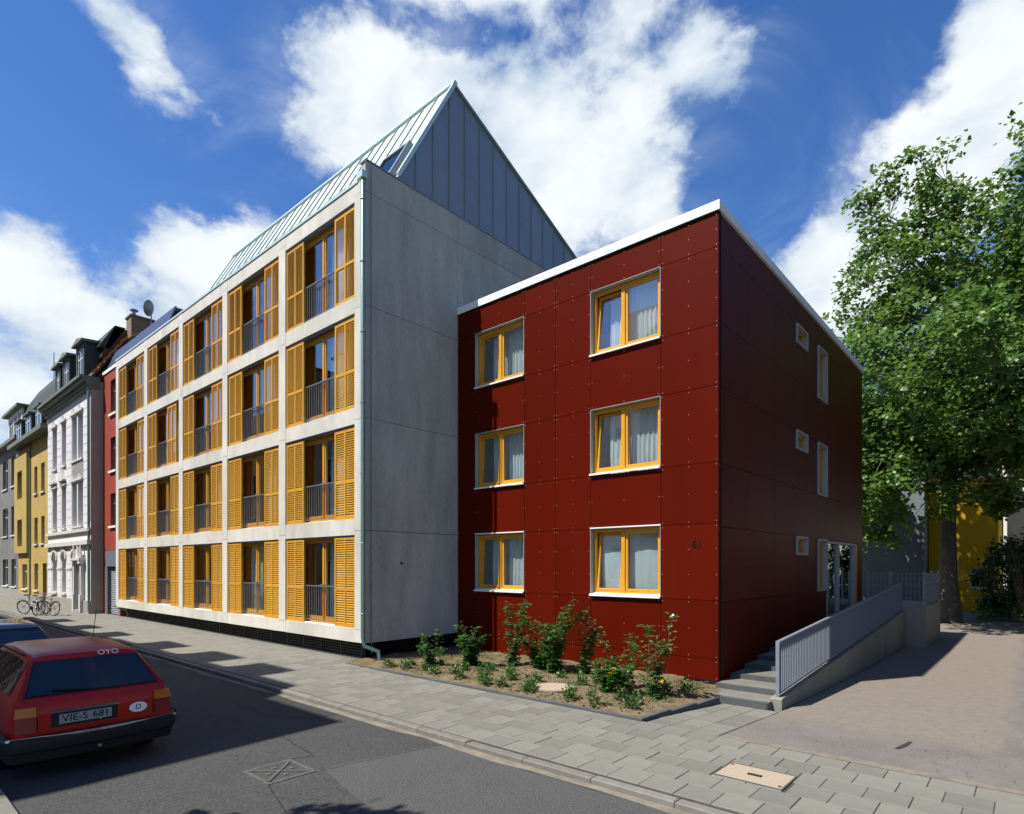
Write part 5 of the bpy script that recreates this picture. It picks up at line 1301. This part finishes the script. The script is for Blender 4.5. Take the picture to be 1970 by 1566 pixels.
# ------------------------------------------------------------------ cars
def make_car(name, label, loc, paint, roof_rear=-.54, zroof=1.37, wagon=True, details=True):
    """tail at local x=0, nose towards -x, road at z=0"""
    t = empty(name, loc, label, 'car')
    L = -4.45 if wagon else -4.0
    def ztop(x):
        P = [(0.02, .70), (-.03, .84), (-.10, .90), (roof_rear, zroof-.03), (roof_rear-.12, zroof), (-1.6, zroof+.025), (-2.3, zroof-.005), (-2.42, zroof-.04), (-3.15, .93), (-3.3, .90), (-4.2, .78), (L+.02, .70), (L, .6)]
        for (a, za), (b, zb) in zip(P, P[1:]):
            if b <= x <= a: return za + (zb-za)*(x-a)/(b-a)
        return P[-1][1]
    st = [0.0, -.03, -.10, -.20, -.31, -.43, roof_rear, roof_rear-.05, roof_rear-.12, -1.2, -1.6, -2.0, -2.3, -2.42, -2.65, -2.9, -3.15, -3.3, -3.8, -4.2, L+.05, L]
    body = MB(); ring = []
    for x in st:
        zt = ztop(x)
        e = 1.0
        if x > -.2: e = .955 + .045*min(1, -x/.2)
        if x < -3.8: e = 1 - .13*((-3.8-x)/(-3.8-L))**2
        W_ = .828*e
        belt = min(.885, zt - .012)
        g = max(0.0, zt - .90)
        tum = .225*min(1, g/.43)
        h = [(W_*.78, .29), (W_*.92, .31), (W_*.985, .40), (W_, .55), (W_*.995, .66), (W_*.965, belt-.09 if belt > .75 else belt*.93), (W_*.935, belt),
             (W_*.935 - tum*.45, belt + g*.45), (W_*.935 - tum*.93, belt + g*.90), (W_*.935 - tum*1.08, belt + g*.975 + .002), (W_*.60 - tum*.35, zt-.004 + g*.01), (W_*.28, zt), (0, zt + .003)]
        ring.append([Vector((x, y, z)) for y, z in h] + [Vector((x, -y, z)) for y, z in h[-2::-1]])
    n = len(ring[0])
    for rg in ring: body.v += [tuple(p) for p in rg]
    for i in range(len(ring)-1):
        for j in range(n-1): body.f.append((i*n+j, i*n+j+1, (i+1)*n+j+1, (i+1)*n+j))
        body.f.append((i*n+n-1, i*n, (i+1)*n, (i+1)*n+n-1))
    body.f.append(tuple(range(n))[::-1]); body.f.append(tuple(range((len(ring)-1)*n, len(ring)*n)))
    bo = body.build('body', paint, t, smooth=22, world=False)
    # flush glass, laid 6 mm proud of the body
    def on_rear(y, s):   # s 0..1 up the tailgate
        x = -.115 + (roof_rear + .02 + .115)*s; return Vector((x, y, ztop(x)+.004)) + Vector((.70, 0, .71))*.017
    def strip(name, pts, m, parent=t):
        q = MB(); k = len(pts)//2; q.v = [tuple(p) for p in pts]
        for i in range(k-1): q.f.append((i, i+1, k+i+1, k+i))
        return q.build(name, m, parent, world=False)
    N = 9
    bot = [on_rear(-.66 + 1.32*i/N, .03) + Vector((-.012*abs(i-N/2)/4, 0, -.004)) for i in range(N+1)]
    top = [on_rear(-.52 + 1.04*i/N, .85) + Vector((-.012*abs(i-N/2)/4, 0, -.004)) for i in range(N+1)]
    gk = lambda P, y, z: [p + Vector((-.004, (p.y/.6)*y, -.003)) + Vector((-.66, 0, .75))*z for p in P]
    strip('window_seal', gk(bot, .022, -.022) + gk(top, .022, .022), 'rubber')
    strip('rear_window', bot + top, 'carglass')
    if details:
        for sg in (-1, 1):
            q = MB(); pts = [Vector((.004, sg*.585, .53)), Vector((.004, sg*.585, .69)), on_rear(sg*.70, .0) + Vector((.006, 0, -.02)), on_rear(sg*.58, .95) + Vector((-.006, 0, .002))]
            q.tube(pts, .0035, 4).build('tailgate_seam', 'rubber', t, world=False)
    def on_side(x, s, sg):
        i = max(k for k in range(len(st)) if st[k] >= x); i = min(i, len(st)-2)
        f = (x-st[i])/(st[i+1]-st[i])
        A = ring[i][6].lerp(ring[i+1][6], f); Bq = ring[i][8].lerp(ring[i+1][8], f); p = A.lerp(Bq, s)
        return Vector((p.x, sg*(p.y+.007), p.z))
    for sg in (1, -1):
        for a0, a1, b0, b1 in ((-.48, -1.30, roof_rear-.02, -1.30), (-1.36, -2.12, -1.36, -2.10), (-2.18, -2.95, -2.16, -2.44)):
            if not wagon and a0 > -.5: a0 = -.75
            k = 6
            strip('side_window', [on_side(a0+(a1-a0)*i/k, .08, sg) for i in range(k+1)] + [on_side(b0+(b1-b0)*i/k, .92, sg) for i in range(k+1)], 'carglass')
    def fr_(y, s):
        x = -3.10 + .66*s; return Vector((x, y, ztop(x)+.012))
    strip('windscreen', [fr_(-.68+1.36*i/N, .02) for i in range(N+1)] + [fr_(-.52+1.04*i/N, .95) for i in range(N+1)], 'carglass')
    # bumpers, lamps, plate
    def bump(x0, x1, sg):
        b = MB()
        prof = [(-.06, .20), (.0, .22), (.02, .325), (.05, .345), (.06, .40), (.06, .47), (.045, .50), (0, .51)]
        path = [(-.55*1, -.845), (-.12, -.845), (-.02, -.80), (.035, -.45), (.05, 0), (.035, .45), (-.02, .80), (-.12, .845), (-.55, .845)]
        m_ = len(prof)
        for i, (px_, py_) in enumerate(path):
            a = path[max(i-1, 0)]; c_ = path[min(i+1, len(path)-1)]; d = Vector((c_[0]-a[0], c_[1]-a[1], 0)).normalized(); nn = Vector((d.y, -d.x, 0))
            for o, z_ in prof: b.v.append((x0 + sg*(px_ + nn.x*o), py_ + nn.y*o, z_))
        for i in range(len(path)-1):
            for j in range(m_-1): b.f.append((i*m_+j, (i+1)*m_+j, (i+1)*m_+j+1, i*m_+j+1))
        bo_ = b.build('bumper', 'rubber', t, smooth=40, world=False)
        s_ = MB()
        pt = [(-.50, -.905), (-.12, -.905), (-.01, -.86), (.075, -.46), (.105, 0), (.075, .46), (-.01, .86), (-.12, .905), (-.50, .905)]
        for px_, py_ in pt:
            for z_ in (.478, .505): s_.v.append((x0 + sg*(px_+.008), py_*1.002, z_))
        for i in range(len(pt)-1): s_.f.append((2*i, 2*i+2, 2*i+3, 2*i+1))
        s_.build('bumper_strip', 'chrome', bo_, world=False)
    bump(-.005, 0, 1); bump(L+.02, 0, -1)
    for sg in (-1, 1):
        for (z0, z1, m) in ((.555, .725, 'lampred'), (.73, .835, 'lampamber')):
            ya, yb = .60, .79
            xo = .034
            tl = MB().hexa([(xo-.03, sg*ya, z0), (xo+.002, sg*ya, z0), (xo-.01, sg*yb, z0), (xo-.06, sg*yb, z0), (xo-.04, sg*ya, z1), (xo-.012, sg*ya, z1), (xo-.028, sg*(yb-.01), z1), (xo-.07, sg*(yb-.01), z1)])
            tl.build('tail_lamp', m, t, world=False)
    if details:
        B('plate_recess', 'rubber', t, -.02, .006, -.46, .20, .57, .735, world=False)
        pl_ = B('number_plate', 'plate', t, .006, .012, -.385, .135, .60, .71, world=False)
        for body_, yo in (('VIE-S', -.235), ('681', .025)):
            inst('plate_text', text_mesh('plate_text', body_, .118, 'black', .002), pl_, (.014, yo, .655), rot=(R(90), 0, R(90)), world=False)
        B('chrome_trim', 'chrome', t, -.02, .030, -.47, .21, .736, .764, world=False)
        dv_ = MB(); 
        for i in range(20): dv_.v.append((.0125, .42 + .10*math.cos(i*.31416), .66 + .062*math.sin(i*.31416)))
        dv_.f = [tuple(range(20))]
        ds = dv_.build('country_sticker', 'lettering', t, world=False)
        inst('sticker_text', text_mesh('sticker_text', 'D', .09, 'black', .001), ds, (.0145, .42, .66), rot=(R(90), 0, R(90)), world=False)
        pO = on_rear(.22, .945); sl = math.atan2(zroof-.93, -roof_rear-.115)
        M_ = Matrix(((0, -math.cos(sl), math.sin(sl)), (1, 0, 0), (0, math.sin(sl), math.cos(sl))))
        oyo = inst('roof_lettering', text_mesh('roof_lettering', 'OYO', .105, 'lettering', .002), t, (pO.x+.012, pO.y, pO.z+.014), rot=M_.to_euler(), world=False)
        MB().tube([on_rear(0, .02), on_rear(-.1, .05) + Vector((.01, 0, .01)), on_rear(-.42, .12) + Vector((.008, 0, .008))], .009, 5).build('rear_wiper', 'rubber', t, world=False)
        MB().tube([(-3.0, .62, .92), (-2.75, .64, 1.75)], .005, 4).build('aerial', 'rubber', t, world=False)
        B('tow_hook', 'steel', t, .0, .07, -.02, .02, .27, .30, world=False)
        MB().disc((-.005, .02, .60), (1, 0, 0), .012, .02, 10).build('tailgate_lock', 'chrome', t, world=False)
        for sg in (-1, 1): MB().box(-2.25, roof_rear-.28, 0, .018, zroof-.040, zroof-.020).build('roof_gutter', 'rubber', t, world=False, loc=(0, sg*.582 - .009, 0))
    MB().box(-4.1, -.25, -.64, .64, .16, .30).build('underbody', 'rubber', t, world=False)
    for x in (-.92, -3.55 if wagon else -3.3):
        for sg in (-1, 1):
            w = MB().torus((x, sg*.74, .29), (0, 1, 0), .215, .078, 26, 8).build('wheel', 'rubber', t, smooth=0, world=False)
            MB().disc((x, sg*.74 - (.0 if sg > 0 else .07), .29), (0, 1, 0), .165, .07, 20).build('rim', 'steel', w, world=False)
            MB().disc((x, sg*.72 - (.0 if sg > 0 else .108), .30), (0, 1, 0), .335, .108, 26).build('wheel_arch', 'rubber', t, world=False)
    return t
make_car('parked_car', 'red estate car with a white sticker parked in the left foreground', (-8.46, 2.06, ROADZ), 'carred')
make_car('parked_car', 'maroon hatchback parked directly ahead of the red estate car', (-13.7, 1.98, ROADZ), 'carmaroon', roof_rear=-.75, zroof=1.33, wagon=False, details=False)
make_car('parked_car', 'blue car parked ahead of the maroon hatchback at the left edge', (-18.6, 1.95, ROADZ), 'carblue', roof_rear=-.75, zroof=1.36, wagon=False, details=False)

# ------------------------------------------------------------------ bicycles
def bicycle(label, loc, rotz, paint, lean):
    t = empty('bicycle', loc, label, 'bicycle', 'bicycles leaning together on the pavement', rotz)
    t.rotation_euler = (lean, 0, rotz)
    def b(m): return m
    for x in (-.53, .53):
        w = MB().torus((x, 0, .34), (0, 1, 0), .32, .020, 28, 6).build('wheel', 'rubber', t, smooth=0, world=False)
        MB().torus((x, 0, .34), (0, 1, 0), .296, .010, 24, 4).build('rim', 'chrome', w, world=False)
        sp = MB()
        for i in range(14): sp.tube([(x, 0, .34), (x+.29*math.cos(i*.4488), 0, .34+.29*math.sin(i*.4488))], .003, 3, cap=False)
        sp.build('spokes', 'chrome', w, world=False)
        mg = MB()
        for k in range(9):
            a0, a1 = R(20+15*k), R(20+15*(k+1))
            mg.hexa([(x+.352*math.cos(a0), -.025, .34+.352*math.sin(a0)), (x+.352*math.cos(a1), -.025, .34+.352*math.sin(a1)), (x+.352*math.cos(a1), .025, .34+.352*math.sin(a1)), (x+.352*math.cos(a0), .025, .34+.352*math.sin(a0)),
                     (x+.358*math.cos(a0), -.025, .34+.358*math.sin(a0)), (x+.358*math.cos(a1), -.025, .34+.358*math.sin(a1)), (x+.358*math.cos(a1), .025, .34+.358*math.sin(a1)), (x+.358*math.cos(a0), .025, .34+.358*math.sin(a0))])
        mg.build('mudguard', paint, t, world=False)
    f = MB()
    bbk, seat, head, hd2 = (-.08, 0, .30), (-.22, 0, .85), (.34, 0, .86), (.40, 0, .66)
    for p, q in ((bbk, seat), (bbk, hd2), ((-.19, 0, .74), head), (head, hd2), (hd2, (.53, 0, .34)), (bbk, (-.53, 0, .34)), ((-.18, 0, .70), (-.53, 0, .34))): f.tube([p, q], .016, 6)
    f.build('frame', paint, t, world=False)
    MB().tube([(.34, 0, .86), (.31, 0, 1.02), (.33, -.12, 1.05), (.20, -.29, 1.03)], .012, 6).tube([(.31, 0, 1.02), (.33, .12, 1.05), (.20, .29, 1.03)], .012, 6).build('handlebar', 'chrome', t, world=False)
    s = MB().hexa([(-.38, -.09, .92), (-.10, -.025, .94), (-.10, .025, .94), (-.38, .09, .92), (-.37, -.07, .97), (-.11, -.02, .965), (-.11, .02, .965), (-.37, .07, .97)]); s.tube([seat, (-.24, 0, .93)], .014, 6)
    s.build('saddle', 'rubber', t, world=False)
    MB().disc((-.08, -.05, .30), (0, 1, 0), .09, .01, 18).tube([(-.08, -.05, .30), (.03, -.08, .18)], .01, 5).tube([(-.08, .05, .30), (-.19, .08, .42)], .01, 5).build('crank', 'chrome', t, world=False)
    MB().box(-.72, -.32, -.06, .06, .745, .755).tube([(-.68, -.05, .75), (-.53, -.05, .36)], .006, 4).build('carrier', 'steel', t, world=False)
    MB().disc((.42, 0, .82), (1, 0, 0), .05, .06, 12).build('headlamp', 'chrome', t, world=False)
bicycle('silver bicycle at the left of the leaning bicycles', (-36.4, 6.25, 0), R(38), 'bikeframe', R(8))
bicycle('dark green bicycle in the middle of the leaning bicycles', (-35.6, 6.35, 0), R(150), 'bikedark', R(-7))
bicycle('dark red bicycle at the right of the leaning bicycles', (-34.9, 6.45, 0), R(200), 'bikered', R(6))

# ------------------------------------------------------------------ tree on the vacant lot behind the camera
make_tree('street_tree', 'young tree on the vacant lot at the near side of the street', (-6.6, -1.7, 0), 7.6, .12, [(0, 0, 6.3, 1.15, 1.1, 1.2)], 42, 70, 91, lsize=.16, clu_r=.45, fork=.4)
